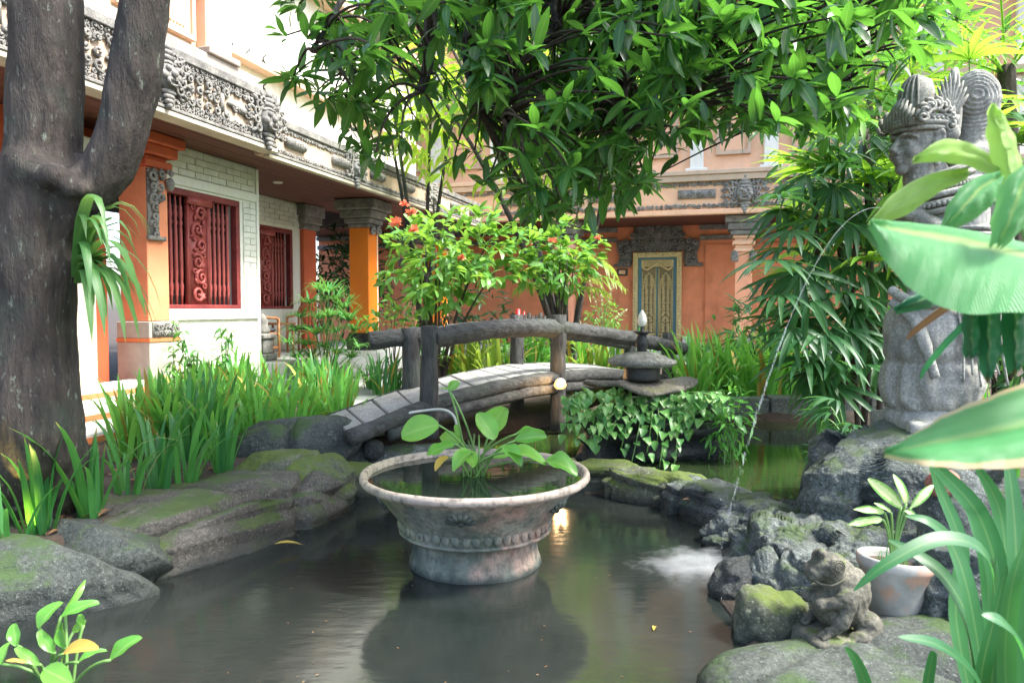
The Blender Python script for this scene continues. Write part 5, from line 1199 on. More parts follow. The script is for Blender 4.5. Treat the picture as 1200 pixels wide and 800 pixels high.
for i, (x, y, hgt, lab) in enumerate([(3.4, 7.0, 2.9, 'sunlit yellow green fan palm right behind the statue head'), (4.6, 7.4, 3.3, 'tall sunlit fan palm at the right edge behind the statue'), (4.2, 8.6, 3.8, 'tall bright palm at the top right corner above the statue')]):
    o = thing('fan_palm', lab, 'palm', (x, y, .22), 0, YP); MB().tube(bez((0, 0, -.1), (.1, 0, 1), (.0, .05, hgt), 8), .035, 8).obj('stem', 'twig', o); g = random.Random(600+i)
    for k in range(34):
        a = g.uniform(0, 2*PI); zz = hgt*g.uniform(.45, 1.08); rr = g.uniform(.2, .75)
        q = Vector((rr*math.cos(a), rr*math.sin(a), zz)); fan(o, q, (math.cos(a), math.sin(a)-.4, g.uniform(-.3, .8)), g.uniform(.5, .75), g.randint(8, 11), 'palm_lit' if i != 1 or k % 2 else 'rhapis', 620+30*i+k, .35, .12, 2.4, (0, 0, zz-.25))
o = thing('feather_palm', 'large feather palm with pale sunlit fronds at the top right', 'palm', (5.6, 8.2, .2)); MB().tube([(0, 0, -.1), (.05, 0, 2), (-.1, 0, 3.9)], .09, 10).obj('trunk', 'twig', o)
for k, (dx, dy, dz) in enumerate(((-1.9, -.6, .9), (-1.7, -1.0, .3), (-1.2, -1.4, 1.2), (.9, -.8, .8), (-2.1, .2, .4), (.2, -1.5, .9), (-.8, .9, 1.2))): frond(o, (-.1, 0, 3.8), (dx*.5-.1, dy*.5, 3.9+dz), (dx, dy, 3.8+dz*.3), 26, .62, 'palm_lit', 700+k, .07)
HB = 'bushes closing the garden behind the statue'
for i, (x, y, z, r, n) in enumerate([(4.6, 9.8, 1.3, (1.0, .7, 1.2), 620), (6.2, 9.2, 1.8, (1.2, .8, 1.7), 700), (3.6, 10.4, .9, (.9, .6, .8), 420), (5.0, 6.4, 1.2, (.8, .7, 1.1), 420)]):
    leafy('bush', ('bush behind the lady palms, low and dark', 'big bush at the right edge of the garden', 'low bush between the lilies and the lady palms', 'bush directly behind the statue back')[i], 'bush', (x, y, .2), (x, y, z), r, n, LA, 'rhapis' if i != 1 else 'canopy', .26, 720+i, HB, 6, .02, clump=2)
# ================================================================== ivy on the island and the herb beside it
HE = [leaf_t(w, 'ivy', dr, .22, 8) for w, dr in ((.82, .3), (.72, .5), (.9, .2))]; HM = [tmesh('leaf', t, 'pothos') for t in HE]
o = thing('pothos', 'variegated heart leaved vine trailing over the island rock under the lantern', 'vine', at(760, 470, 6.3)); g = random.Random(8); b0 = o.location.copy(); VN = MB(); cnt = 0
def vine_leaf(p):
    d = Vector((g.uniform(-.7, .7), -1+g.uniform(-.3, .6), g.uniform(-1, -.1))); inst('leaf', HM[g.randrange(3)], o, aim(p-b0, d, Vector((g.uniform(-.4, .4), -.5, 1)), g.uniform(.07, .115), g.uniform(-.4, .4)))
strings = [(672, 462, 660, 505), (690, 462, 672, 515), (710, 464, 690, 520), (726, 466, 700, 520), (700, 462, 675, 480), (740, 466, 728, 525), (755, 466, 737, 555), (765, 466, 758, 530), (780, 468, 772, 552), (795, 468, 790, 545), (810, 466, 798, 500), (825, 462, 845, 480), (815, 460, 850, 465), (770, 464, 770, 520), (745, 466, 700, 500), (690, 458, 660, 470), (835, 462, 865, 500), (790, 462, 830, 462), (735, 468, 715, 505), (800, 466, 815, 500), (750, 468, 735, 505), (785, 468, 788, 515), (720, 462, 680, 495), (805, 464, 825, 478)]
for (u0, v0, u1, v1) in strings:
    d0 = 6.12; d1 = 5.9 if v1 < 530 else 5.78
    p0, p2 = at(u0, v0, d0), at(u1, v1, d1); pts = bez(p0, p0.lerp(p2, .45)+Vector((0, -.12, .05)), p2, 8); VN.tube([p-b0 for p in pts], .005, 5)
    for p in pts: 
        if g.random() < .93: vine_leaf(p+Vector((g.uniform(-.05, .05), g.uniform(-.04, .02), g.uniform(-.03, .03))))
for _ in range(90): vine_leaf(at(g.uniform(680, 830), g.uniform(455, 485), g.uniform(6.0, 6.3)))
stuff(VN.obj('vine_stems', 'stem', o))
leafy('herb', 'feathery green herb at the right end of the island', 'plant', at(852, 545, 6.0), at(855, 490, 6.05), (.22, .16, .33), 260, LA, 'iris_far', .10, 81, None, 8, .005, stem_mat='stem')
for i, (u, v, d, lab) in enumerate([(975, 535, 5.0, 'small fan leaved plant on the pond bank left of the pedestal'), (992, 505, 4.9, 'tuft of fan leaves between the pond and the pedestal rock')]):
    bs = at(u, v, d); o = thing('bank_plant', lab, 'plant', bs, 0, 'plants on the bank by the pedestal'); g = random.Random(90+i)
    for k in range(7): fan(o, Vector((g.uniform(-.15, .12), g.uniform(-.1, .1), g.uniform(-.05, .22))), (g.uniform(-1, .5), g.uniform(-1, .2), g.uniform(-.6, .4)), g.uniform(.18, .28), 7, 'rhapis', 95+10*i+k, .5, .14, 2.2, (0, 0, -.1))
# ================================================================== water plants
def pixel_leaf(o, b0, bu, bv, tu, tv, d, dd, w, mat, root, kind='oval', face=(0, -.6, 1), droop=.15, stem=True, fold=.1):
    """one leaf from its stalk end to its tip, with its own stalk down to the root"""
    p, q = at(bu, bv, d)-b0, at(tu, tv, d+dd)-b0; L1 = (q-p).length
    lf = MB().tpl(leaf_t(w*.78, kind, g.uniform(.1, .45), g.uniform(.12, .42), 9, g.uniform(.0, .05), g.uniform(-.3, .3)), aim(p, q-p, face, L1*(.98+.2*droop), g.uniform(-.35, .35))).obj('leaf', mat, o)
    if stem: MB().tube(bez(root, Vector(root).lerp(p, .55)+Vector(((p.x-root[0])*-.15, 0, .06)), p, 8), [.006]*9, 6).obj('stalk', 'stem', o)
    return lf
b0 = at(556, 553, 4.02); b0.z = .468; o = thing('water_plant', 'broad leaved water plant growing out of the terracotta bowl', 'plant', b0); g = random.Random(6)
for bu, bv, tu, tv, d, dd, w, mt, fc in [(514, 498, 466, 506, 3.86, -.02, .85, 'sword', (.2, -.9, .7)), (572, 512, 588, 470, 4.0, .05, .92, 'sword', (-.3, -1, .3)), (580, 514, 560, 482, 3.95, .02, .8, 'sword', (0, -1, .3)), (532, 520, 500, 527, 3.9, -.1, .6, 'sword', (0, -.4, 1)), (540, 518, 512, 506, 3.95, .05, .62, 'sword', (0, -.8, .7)),
        (552, 530, 530, 540, 3.85, -.12, .75, 'sword', (0, -.6, 1)), (548, 528, 556, 545, 3.9, -.1, .75, 'sword', (.1, -.7, 1)), (606, 508, 640, 497, 4.05, .08, .55, 'sword', (0, -.5, 1)), (604, 516, 640, 508, 4.0, -.02, .6, 'sword', (0, -.7, .8)), (594, 530, 638, 526, 3.9, -.1, .55, 'sword', (0, -.5, 1)),
        (578, 536, 605, 522, 3.95, .05, .6, 'sword', (0, -.7, .8)), (640, 540, 676, 543, 3.86, -.1, .8, 'sword', (0, -.35, 1)), (526, 456, 538, 446, 3.98, .0, .9, 'sword', (0, -1, .6)), (526, 456, 512, 452, 3.98, .03, .5, 'sword', (0, -.6, 1)), (526, 536, 508, 548, 3.86, -.06, .7, 'yellow_leaf', (0, -.7, 1)), (538, 512, 534, 494, 4.1, .05, .5, 'sword', (.3, -1, .3)), (590, 524, 612, 538, 3.9, -.1, .7, 'sword', (0, -.6, 1))]:
    pixel_leaf(o, b0, bu, bv, tu, tv, d, dd, w, mt, (g.uniform(-.07, .07), g.uniform(-.06, .06), -.02), 'oval', fc)
for k in range(4): MB().tube([(g.uniform(-.05, .05), g.uniform(-.05, .05), -.02), (g.uniform(-.06, .06), g.uniform(-.05, .05), g.uniform(.12, .24))], .005, 6).obj('stalk', 'stem', o)
b0 = at(72, 835, 2.62); b0.z = 0.02; o = thing('water_plant', 'spoon leaved water plant rising from the pond in the bottom left corner', 'plant', b0)
for bu, bv, tu, tv, d, dd, w, mt, fc in [(46, 736, 62, 701, 2.6, .03, .72, 'sword', (-.4, -1, .3)), (72, 722, 112, 697, 2.65, .05, .5, 'sword', (0, -.8, .7)), (76, 716, 104, 682, 2.7, .04, .28, 'sword', (.6, -1, .2)), (20, 756, 12, 728, 2.6, .02, .62, 'sword', (.2, -1, .4)), (2, 778, 4, 750, 2.5, .03, .7, 'sword', (0, -1, .5)), (64, 764, 44, 738, 2.55, .02, .5, 'sword', (-.2, -1, .5)),
        (78, 758, 68, 728, 2.6, .05, .6, 'sword', (.2, -1, .3)), (74, 766, 106, 748, 2.52, -.04, .5, 'yellow_leaf', (0, -.5, 1)), (92, 776, 121, 754, 2.58, .04, .45, 'sword', (0, -.7, .8)), (130, 773, 158, 741, 2.55, .02, .62, 'sword', (-.4, -1, .4)), (52, 784, 78, 796, 2.45, -.06, .75, 'sword', (0, -.7, .8)), (46, 778, 16, 757, 2.5, .0, .4, 'sword', (0, -.6, 1)), (30, 776, 6, 770, 2.48, -.02, .3, 'yellow_leaf', (0, -.5, 1)), (86, 740, 100, 726, 2.7, .02, .7, 'sword', (.2, -1, .4)), (98, 732, 92, 718, 2.7, .02, .7, 'sword', (0, -1, .5))]:
    pixel_leaf(o, b0, bu, bv, tu, tv, d, dd, w, mt, (g.uniform(-.08, .08), g.uniform(-.05, .05), -.05), 'oval', fc)
# ================================================================== near plants at the right
b0 = at(1046, 658, 3.06); o = thing('potted_plant', 'small pale variegated plant growing in the whitewashed clay pot', 'plant', b0)
for bu, bv, tu, tv, w in [(1056, 594, 1024, 562, .38), (1062, 590, 1056, 558, .42), (1068, 594, 1096, 567, .36), (1036, 600, 1006, 594, .36), (1034, 608, 996, 612, .34), (1060, 598, 1078, 606, .6), (1044, 600, 1030, 588, .3)]:
    pixel_leaf(o, b0, bu, bv, tu, tv, 3.05, -.03, w, 'varieg', (0, 0, -.02), 'oval', (0, -1, .5))
f = MB()
for k in range(26): f.tpl(THIN[g.randrange(5)], Matrix.Translation((g.uniform(-.06, .06), g.uniform(-.05, .05), -.03)) @ Matrix.Rotation(g.uniform(0, 6.3), 4, 'Z') @ Matrix.Scale(g.uniform(.06, .14), 4))
f.obj('seedlings', 'iris', o)
def ribbon(o, pts, w, mat, name='blade', fold=.2, nrm=(0, -1, .35), tip=True):
    """strap leaf along a path of points, width w, its face towards nrm"""
    sp = smooth_path([p-o.location for p in pts], 6); n = len(sp); V = []; U = []; F = []; nv = Vector(nrm).normalized()
    for i, p in enumerate(sp):
        t = i/(n-1); tg = (sp[min(i+1, n-1)]-sp[max(i-1, 0)]).normalized(); sd = tg.cross(nv); sd = sd.normalized() if sd.length > .05 else Vector((1, 0, 0)); nn = sd.cross(tg)
        hw = w/2*min(1, .6+t*2)*((1-t**3)**.8 if tip else 1)+.0005
        for s in (-1, 0, 1): V.append(p+sd*s*hw+nn*abs(s)*hw*fold); U.append((.5+.5*s, t))
    for i in range(n-1):
        for k in (0, 1): a = i*3+k; F.append((a, a+1, a+4, a+3))
    return MB().add(V, F, U).obj(name, mat, o)
b0 = at(1172, 850, 1.95); b0.z = .22; o = thing('spider_lily', 'large strap leaved lily in the right foreground arching over the clay pot', 'plant', b0)
for pts, w, nr in [
    ([(1150, 830, 2.0), (1140, 740, 2.05), (1110, 680, 2.1), (1072, 648, 2.15), (1040, 632, 2.2)], .055, (.3, -1, .6)),
    ([(1160, 830, 1.9), (1166, 700, 1.85), (1150, 645, 1.8), (1100, 632, 1.78), (1040, 660, 1.75), (1000, 692, 1.75)], .050, (0, -.7, 1)),
    ([(1158, 830, 2.0), (1136, 700, 2.05), (1116, 640, 2.1), (1090, 612, 2.1), (1060, 604, 2.12)], .05, (0, -.8, .8)),
    ([(1170, 830, 1.9), (1172, 700, 1.9), (1150, 610, 1.95), (1110, 560, 2.0), (1080, 535, 2.0)], .06, (-.2, -1, .3)),
    ([(1178, 830, 1.9), (1180, 700, 1.9), (1172, 600, 1.95), (1140, 540, 1.95)], .06, (-.1, -1, .2)),
    ([(1190, 830, 1.8), (1192, 700, 1.8), (1188, 600, 1.85), (1178, 520, 1.9)], .06, (0, -1, .1)),
    ([(1205, 830, 1.7), (1206, 720, 1.7), (1210, 620, 1.7), (1225, 540, 1.75)], .07, (0, -1, .1)),
    ([(1180, 830, 1.7), (1178, 760, 1.65), (1185, 690, 1.6), (1200, 640, 1.6)], .05, (0, -1, .2)),
    ([(1160, 840, 1.7), (1140, 790, 1.65), (1100, 756, 1.6), (1052, 746, 1.58)], .045, (0, -.6, 1)),
    ([(1020, 860, 1.9), (1016, 810, 1.9), (1004, 775, 1.9), (990, 757, 1.9)], .035, (-.2, -1, .4)),
    ([(1088, 860, 1.8), (1086, 810, 1.8), (1092, 770, 1.8), (1094, 762, 1.8)], .03, (0, -1, .2)),
    ([(1150, 850, 1.75), (1150, 790, 1.7), (1166, 720, 1.7), (1180, 660, 1.7)], .05, (.2, -1, .1)),
    ([(1140, 830, 2.1), (1120, 720, 2.2), (1126, 640, 2.25), (1100, 570, 2.3), (1085, 520, 2.3)], .05, (0, -1, .3)),
    ([(1164, 830, 2.05), (1160, 720, 2.1), (1150, 640, 2.1), (1128, 580, 2.15)], .05, (0, -1, .3)),
    ([(1215, 830, 1.6), (1196, 760, 1.55), (1175, 730, 1.5), (1150, 720, 1.5)], .045, (0, -.7, 1))]:
    ribbon(o, [at(*p) for p in pts], w, 'lily_dark', nrm=nr)
def patch(o, rows, mat, name='leaf', nu=4, nvv=5):
    """broad leaf blade: rows of (edge, midrib, edge) points, rounded between them"""
    E = [smooth_path([at(*r[k])-o.location for r in rows], nvv) for k in range(3)]; n = len(E[0]); V = []; U = []; F = []; c = 2*nu+1
    for i in range(n):
        for j in range(c):
            a = j/(c-1)*2; p = E[0][i].lerp(E[1][i], a) if a <= 1 else E[1][i].lerp(E[2][i], a-1)
            bulge = math.sin(PI*(a % 1 if a < 2 else 0)); V.append(p+Vector((0, -.012*bulge+.003*math.sin(i*1.7+j), .010*bulge))); U.append((a/2, i/(n-1)))
    for i in range(n-1):
        for j in range(c-1): a = i*c+j; F.append((a, a+1, a+c+1, a+c))
    ob = MB().add(V, F, U).obj(name, mat, o); return ob
b0 = Vector((1.05, 1.15, .24)); o = thing('broad_leaf_plant', 'large broad leaved plant reaching in from the right edge close to the camera', 'plant', b0)
patch(o, [[(1017, 264, 1.22), (1017, 265, 1.22), (1018, 267, 1.22)], [(1060, 266, 1.26), (1060, 271, 1.21), (1046, 318, 1.17)], [(1110, 270, 1.28), (1108, 278, 1.19), (1088, 352, 1.13)], [(1160, 280, 1.28), (1158, 288, 1.17), (1136, 368, 1.09)], [(1215, 292, 1.27), (1210, 302, 1.15), (1195, 366, 1.06)], [(1290, 318, 1.22), (1290, 330, 1.1), (1290, 380, 1.03)]], 'banana')
patch(o, [[(1034, 530, 1.12), (1034, 533, 1.12), (1036, 536, 1.12)], [(1076, 505, 1.16), (1078, 522, 1.09), (1082, 545, 1.04)], [(1116, 481, 1.18), (1130, 512, 1.08), (1140, 549, 1.02)], [(1165, 462, 1.18), (1185, 500, 1.06), (1200, 548, 1.0)], [(1230, 436, 1.15), (1255, 480, 1.04), (1270, 545, .98)]], 'banana_dry')
patch(o, [[(1158, 128, 1.36), (1160, 128, 1.36), (1163, 129, 1.36)], [(1156, 160, 1.36), (1172, 158, 1.34), (1186, 160, 1.36)], [(1166, 200, 1.35), (1184, 198, 1.33), (1196, 196, 1.35)], [(1186, 260, 1.33), (1196, 258, 1.32), (1206, 255, 1.33)]], 'banana_yellow')
patch(o, [[(1068, 190, 1.38), (1069, 191, 1.38), (1070, 192, 1.38)], [(1100, 166, 1.40), (1102, 180, 1.36), (1100, 190, 1.35)], [(1135, 172, 1.40), (1138, 184, 1.36), (1138, 196, 1.35)], [(1172, 200, 1.38), (1174, 205, 1.36), (1172, 212, 1.35)]], 'banana_yellow')
patch(o, [[(1100, 272, 1.3), (1102, 273, 1.3), (1106, 274, 1.3)], [(1112, 238, 1.32), (1126, 246, 1.28), (1140, 258, 1.3)], [(1136, 212, 1.33), (1148, 222, 1.29), (1164, 238, 1.3)], [(1166, 206, 1.32), (1170, 210, 1.31), (1174, 216, 1.31)]], 'banana')
patch(o, [[(1016, 264, 1.4), (1018, 265, 1.4), (1020, 266, 1.4)], [(1046, 228, 1.42), (1054, 240, 1.38), (1062, 252, 1.38)], [(1086, 206, 1.42), (1094, 216, 1.38), (1100, 226, 1.38)], [(1130, 202, 1.4), (1132, 206, 1.39), (1134, 210, 1.39)]], 'banana_yellow')
patch(o, [[(1160, 292, 1.14), (1166, 293, 1.14), (1172, 294, 1.14)], [(1162, 256, 1.16), (1182, 258, 1.12), (1206, 260, 1.14)], [(1174, 216, 1.17), (1196, 220, 1.13), (1230, 222, 1.15)], [(1196, 196, 1.17), (1214, 196, 1.14), (1240, 198, 1.15)]], 'banana')
for k, (u0, u1, vb) in enumerate(((1143, 1172, 446), (1174, 1204, 438), (1128, 1146, 410))):
    patch(o, [[(u0, 350, 1.2), ((u0+u1)/2, 350, 1.18), (u1, 350, 1.2)], [(u0-1, 385, 1.2), ((u0+u1)/2, 385, 1.17), (u1+1, 385, 1.2)], [(u0+2, 420, 1.2), ((u0+u1)/2, 420, 1.18), (u1, 418, 1.2)], [(u0+10, vb, 1.2), (u0+12, vb+4, 1.2), (u0+15, vb, 1.2)]], 'banana_dark')
patch(o, [[(1044, 364, 1.5), (1046, 366, 1.5), (1050, 368, 1.5)], [(1066, 348, 1.5), (1076, 354, 1.47), (1084, 362, 1.49)], [(1100, 336, 1.5), (1108, 342, 1.48), (1114, 350, 1.5)], [(1150, 330, 1.45), (1154, 334, 1.44), (1156, 340, 1.45)]], 'banana_dark')
ribbon(o, [at(1150, 340, 1.4), at(1110, 360, 1.42), at(1075, 385, 1.45), at(1062, 398, 1.46)], .014, 'litter')
ribbon(o, [at(1150, 360, 1.4), at(1110, 400, 1.42), at(1085, 430, 1.45), at(1078, 445, 1.46)], .012, 'banana_dark')
for a, b, c in ((Vector((1.05, 1.15, .2)), Vector((1.1, 1.2, 1.0)), at(1290, 330, 1.1)), (Vector((1.05, 1.15, .2)), Vector((1.0, 1.1, .8)), at(1262, 484, 1.04)), (Vector((1.1, 1.2, .2)), Vector((1.05, 1.3, 1.2)), at(1196, 258, 1.32)), (Vector((1.1, 1.2, .2)), Vector((1.1, 1.3, 1.2)), at(1174, 206, 1.35)), (Vector((1.1, 1.2, .2)), Vector((1.1, 1.25, 1.2)), at(1214, 196, 1.14))):
    MB().tube([p-o.location for p in bez(a, b, c, 10)], [.012-.0006*i for i in range(11)], 8).obj('stalk', 'stem', o)
# fallen leaves and litter
FL = leaf_t(.28, 'lance', .15, .3, 5); g = random.Random(2)
for u, v, z, mt, lab, s, a in ((766, 738, .006, 'yellow_leaf', 'small yellow leaf floating on the pond right of the bowl', .075, 1.3), (322, 637, .05, 'yellow_leaf', 'narrow yellow leaf lying at the foot of the layered slab rock', .16, .4), (800, 585, .21, 'litter', 'dry brown leaf on the yellow ledge stone', .07, .4)):
    p = on(u, v, z); ob = MB().tpl(FL, Matrix.Rotation(a-PI/2, 4, 'Z') @ Matrix.Scale(s, 4)).obj('fallen_leaf', mt); ob.location = p; tag(ob, lab, 'leaf')
m = MB()
for k in range(900):
    if k < 600: u, v = g.uniform(-40, 420), g.uniform(470, 640)
    else: u, v = g.uniform(1080, 1260), g.uniform(740, 850)
    p = on(u, v, .25)
    if sdist((p.x, p.y), LOW) < .12 or sdist((p.x, p.y), UPP) < .1: continue
    m.tpl(FL, aim((p.x, p.y, ground_z(p.x, p.y)+.012), (g.uniform(-1, 1), g.uniform(-1, 1), g.uniform(-.1, .15)), Vector((g.uniform(-.4, .4), g.uniform(-.4, .4), 1)), g.uniform(.05, .13)))
o = m.obj('leaf_litter', 'litter'); tag(o, 'dry brown leaves scattered on the soil of the beds', 'leaf litter', None, 'stuff')
# ================================================================== stone statue
sb = at(1093, 492, 4.35)
ST = thing('statue', 'weathered grey stone statue of a crowned winged figure in profile on the tall rock', 'statue', sb)
H = Vector((-.125, 0, 1.625)); YAW = Matrix.Rotation(R(14), 3, 'Z')
hp = lambda x, y, z: H+YAW @ Vector((x, y, z))
def carved_warp(a, f, b=0):
    def w(p, n): return p+n*(a*noise.fractal(p*f, .9, 2.1, 4)+b)
    return w
m = MB()
# plinth, draped legs, belly, chest, shoulders
m.ball((-.02, 0, .22), (.29, .27, .26)); m.ball((-.06, -.02, .52), (.25, .25, .28)); m.ball((.08, .0, .55), (.25, .25, .33)); m.ball((-.14, -.10, .62), (.15, .14, .18)); m.ball((.0, 0, .95), (.21, .20, .25))
m.ball((.04, 0, 1.22), (.23, .22, .24)); m.ball((.06, 0, 1.36), (.17, .19, .12)); m.ball((.20, .02, 1.25), (.16, .18, .30)); m.ball((.22, .02, .9), (.12, .14, .3))
m.tube([(.0, 0, 1.3), (-.03, 0, 1.45), hp(.02, 0, -.05)], [.12, .095, .09], 16)
# arms with bent elbows, the near hand raised before the chest
for s in (-1, 1):
    m.tube(smooth_path([(.06, s*.20, 1.32), (.04, s*.27, 1.15), (-.01, s*.27, 1.02)], 5), [.085]*5+[.078]*3+[.07]*3, 14)
    m.tube(smooth_path([(-.01, s*.27, 1.02), (-.10, s*.21, 1.10), (-.18, s*.11, 1.21)], 5), [.07]*4+[.058]*4+[.05]*3, 14)
    m.ball((-.20, s*.08, 1.235), (.06, .045, .065))
    for k in range(4): m.tube([(-.215+.004*k, s*(.11-.024*k), 1.285-.005*k), (-.255+.004*k, s*(.11-.026*k), 1.27-.006*k), (-.26, s*(.105-.026*k), 1.22), (-.23, s*(.10-.024*k), 1.20)], [.019, .019, .017, .013], 8)
    m.tube([(-.17, s*.12, 1.26), (-.20, s*.14, 1.29), (-.235, s*.12, 1.29)], [.021, .019, .013], 8)
def body_warp(p, n):
    k = .008*noise.fractal(p*7, .9, 2.1, 5)
    if p.z < .62:
        a = math.atan2(p.y, p.x); k += (.006*math.sin(a*15+3*math.sin(p.z*7)+p.z*5)+.007*math.sin(a*4+p.z*21+2*math.sin(a*3)))*min(1, (.66-p.z)*5)*(1 if p.z > .09 else .4)
    return p+n*k
sculpt('body', m, .014, 'statue', ST, 3, body_warp)
m = MB(); m.box(-.27, .29, -.25, .25, -.30, .03); m.ball((0, 0, .02), (.29, .27, .12))
sculpt('base', m, .02, 'statue', ST, 3, carved_warp(.012, 9))
# head with face in profile
m = MB(); bl = lambda c, r: m.ball(hp(*c), r, None, 16, 12)
bl((.02, 0, .05), (.15, .125, .16)); bl((-.065, 0, -.045), (.092, .088, .115)); bl((-.118, 0, -.135), (.036, .04, .034)); bl((-.05, 0, -.10), (.09, .08, .06))
m.tube([hp(-.135, 0, .055), hp(-.165, 0, .005), hp(-.188, 0, -.038)], [.013, .017, .024], 10); bl((-.165, .018, -.045), (.018, .014, .014)); bl((-.165, -.018, -.045), (.018, .014, .014))
bl((-.155, 0, -.078), (.024, .038, .011)); bl((-.150, 0, -.098), (.022, .032, .013))
for s in (-1, 1):
    m.tube([hp(-.150, s*.014, .050), hp(-.145, s*.045, .062), hp(-.118, s*.078, .052), hp(-.09, s*.092, .035)], [.010, .012, .011, .008], 8)
    bl((-.128, s*.046, .012), (.022, .030, .017)); bl((-.10, s*.055, -.045), (.045, .038, .045))
    m.tube([hp(-.148, s*.022, .006), hp(-.147, s*.046, .0), hp(-.12, s*.074, .006)], .005, 6)
    # ear with a long lobe
    m.tube(smooth_path([hp(-.005, s*.122, .05), hp(.02, s*.14, .07), hp(.04, s*.14, .04), hp(.025, s*.135, -.02), hp(.01, s*.13, -.08), hp(.0, s*.125, -.10)], 4), .016, 8); bl((.012, s*.125, .02), (.022, .014, .035)); bl((.006, s*.13, -.115), (.02, .018, .022))
m.tube([hp(.0, 0, -.05), hp(.03, 0, -.22)], [.095, .10], 14)
sculpt('head', m, .0075, 'statue', ST, 2, carved_warp(.002, 30))
# crown: band, scrolls, upright front shield, flaring rear leaves
m = MB(); ring = lambda z, rx, ry, x0=.015: [hp(x0+rx*math.cos(2*PI*k/40), ry*math.sin(2*PI*k/40), z) for k in range(41)]
for z, rx, ry, t in ((.088, .165, .140, .014), (.118, .168, .144, .018), (.150, .165, .14, .015)): m.tube(ring(z, rx, ry), t, 8, False)
for k in range(40): m.ball(ring(.135, .178, .153)[k], .011, None, 8, 6)
m.ball(hp(-.02, 0, .26), (.105, .085, .16), None, 20, 14)
for k in range(7): m.tube([hp(-.02-.108*math.cos(w)*math.cos(R(-54+18*k)), -.09*math.cos(w)*math.sin(R(-54+18*k))*1.0, .26+.16*math.sin(w)) for w in [R(-50+14*q) for q in range(10)]], .008, 6)
for s in (-1, 1):
    for k in range(8):
        a = R(-10+26*k)
        c = hp(-.02+.10*math.cos(a), s*.145, .12+.10*math.sin(a)*.9); sp = [Vector((q.x, q.y, q.z)) for q in spiral((c.x, c.y, c.z), .042, 1.4, a, s, 12, .018*(1 if s < 0 else -1))]; m.tube(sp, .013, 6)
    for k in range(11):
        a = R(30+13*k); p0 = hp(.06, s*.13, .12); L1 = .24-.008*abs(k-4)
        m.tube(bez(p0, p0+Vector((.06*math.cos(a)+.02, s*.015, .14*math.sin(a)+.02)), p0+Vector((L1*math.cos(a)*.55+.01, s*.03, L1*math.sin(a)*.95+.05)), 6), [.016, .018, .018, .016, .013, .009, .004], 6)
    m.tube(smooth_path([hp(.02, s*.13, .2), hp(.10, s*.12, .33), hp(.145, s*.10, .43), hp(.17, s*.09, .34), hp(.18, s*.10, .2), hp(.15, s*.12, .08)], 5), .02, 8)
    m.ball(hp(.13, s*.11, .27), (.05, .02, .10)); m.ball(hp(.10, s*.135, .06), (.05, .03, .05)); m.ball(hp(.13, s*.13, -.02), (.045, .03, .05))
for k in range(9): m.tube([hp(-.145, -.10+.025*k, .10), hp(-.155, -.10+.025*k, .17+.05*math.cos((k-4)*.5)), hp(-.13, -.10+.025*k, .22+.06*math.cos((k-4)*.5))], [.018, .015, .005], 6)
m.obj('crown', 'statue', ST)
# combed hair knot behind the crown
kc = Vector((.22, .03, 1.895)); m = MB(); m.ball(kc, (.135, .13, .19)); m.tube([kc+Vector((0, 0, -.08)), Vector((.20, .02, 1.60)), Vector((.17, .02, 1.40))], [.11, .10, .15], 16); m.ball((.22, .02, 1.55), (.15, .14, .14))
def comb(p, n):
    q = p-kc-Vector((-.05, -.10, .02)); f = max(0, min(1, (p.z-1.66)/.08)); return p+n*(.0055*math.sin(q.length*260+1.5*math.sin(q.z*14))*f+.006*noise.fractal(p*11, .9, 2.1, 4))
sculpt('hair_knot', m, .0085, 'statue', ST, 2, comb)
# beaded collar and armband
for z, rx, ry, x0, t, b in ((1.475, .135, .135, .0, .014, .015), (1.435, .165, .165, .01, .016, .0), (1.395, .195, .195, .02, .014, .017), (1.350, .215, .22, .025, .018, .0), (1.305, .235, .24, .03, .014, .018), (1.255, .245, .25, .035, .018, .0)):
    m = MB(); pts = [Vector((x0+rx*math.cos(2*PI*k/60), ry*math.sin(2*PI*k/60), z-.05*(-math.cos(2*PI*k/60))*1.0)) for k in range(61)]; m.tube(pts, t, 8, False)
    if b:
        for p in pts[:-1]: m.ball(p+Vector((0, 0, -.012))+(Vector((p.x-x0, p.y, 0)).normalized()*.006), b*.8, None, 8, 6)
    m.obj('collar_band', 'statue', ST)
m = MB()
for s in (-1, 1): 
    for z in (1.08, 1.115): m.tube([(.035+.09*math.cos(2*PI*k/24), s*.27+.09*math.sin(2*PI*k/24), z) for k in range(25)], .014, 6, False)
m.obj('armband', 'statue', ST)
# folded wing of overlapping feathers at the back
m = MB()
for r_ in range(5):
    for k in range(4):
        p0 = Vector((.26+.03*k, -.14+.045*k, 1.60-.14*r_-.03*k)); m.tube(bez(p0, p0+Vector((.09, -.02, -.05)), p0+Vector((.07, -.01, -.20)), 6), [.03, .042, .045, .042, .035, .024, .008], 8, True, .45)
m.obj('wing', 'statue', ST)
# hanging sash and scroll relief on the skirt
m = MB()
for k in range(6): m.tube(smooth_path([(-.02+.05*k, -.235-.01*math.sin(k*.6), .70), (.0+.04*k+.02*math.sin(k*3), -.272, .5), (.01+.05*k, -.272, .26+.04*math.sin(k*2))], 5), .010, 6, True, .6)
m.tube(smooth_path([(-.31, -.08, .78), (-.26, -.18, .72), (-.14, -.25, .70), (.02, -.265, .73), (.2, -.24, .78)], 6), .030, 8); m.tube(smooth_path([(-.31, -.10, .72), (-.24, -.20, .62), (-.20, -.26, .45), (-.15, -.27, .28)], 6), [.04]*6+[.035]*7+[.026]*6, 10, True, .6)
m.obj('sash', 'statue', ST)
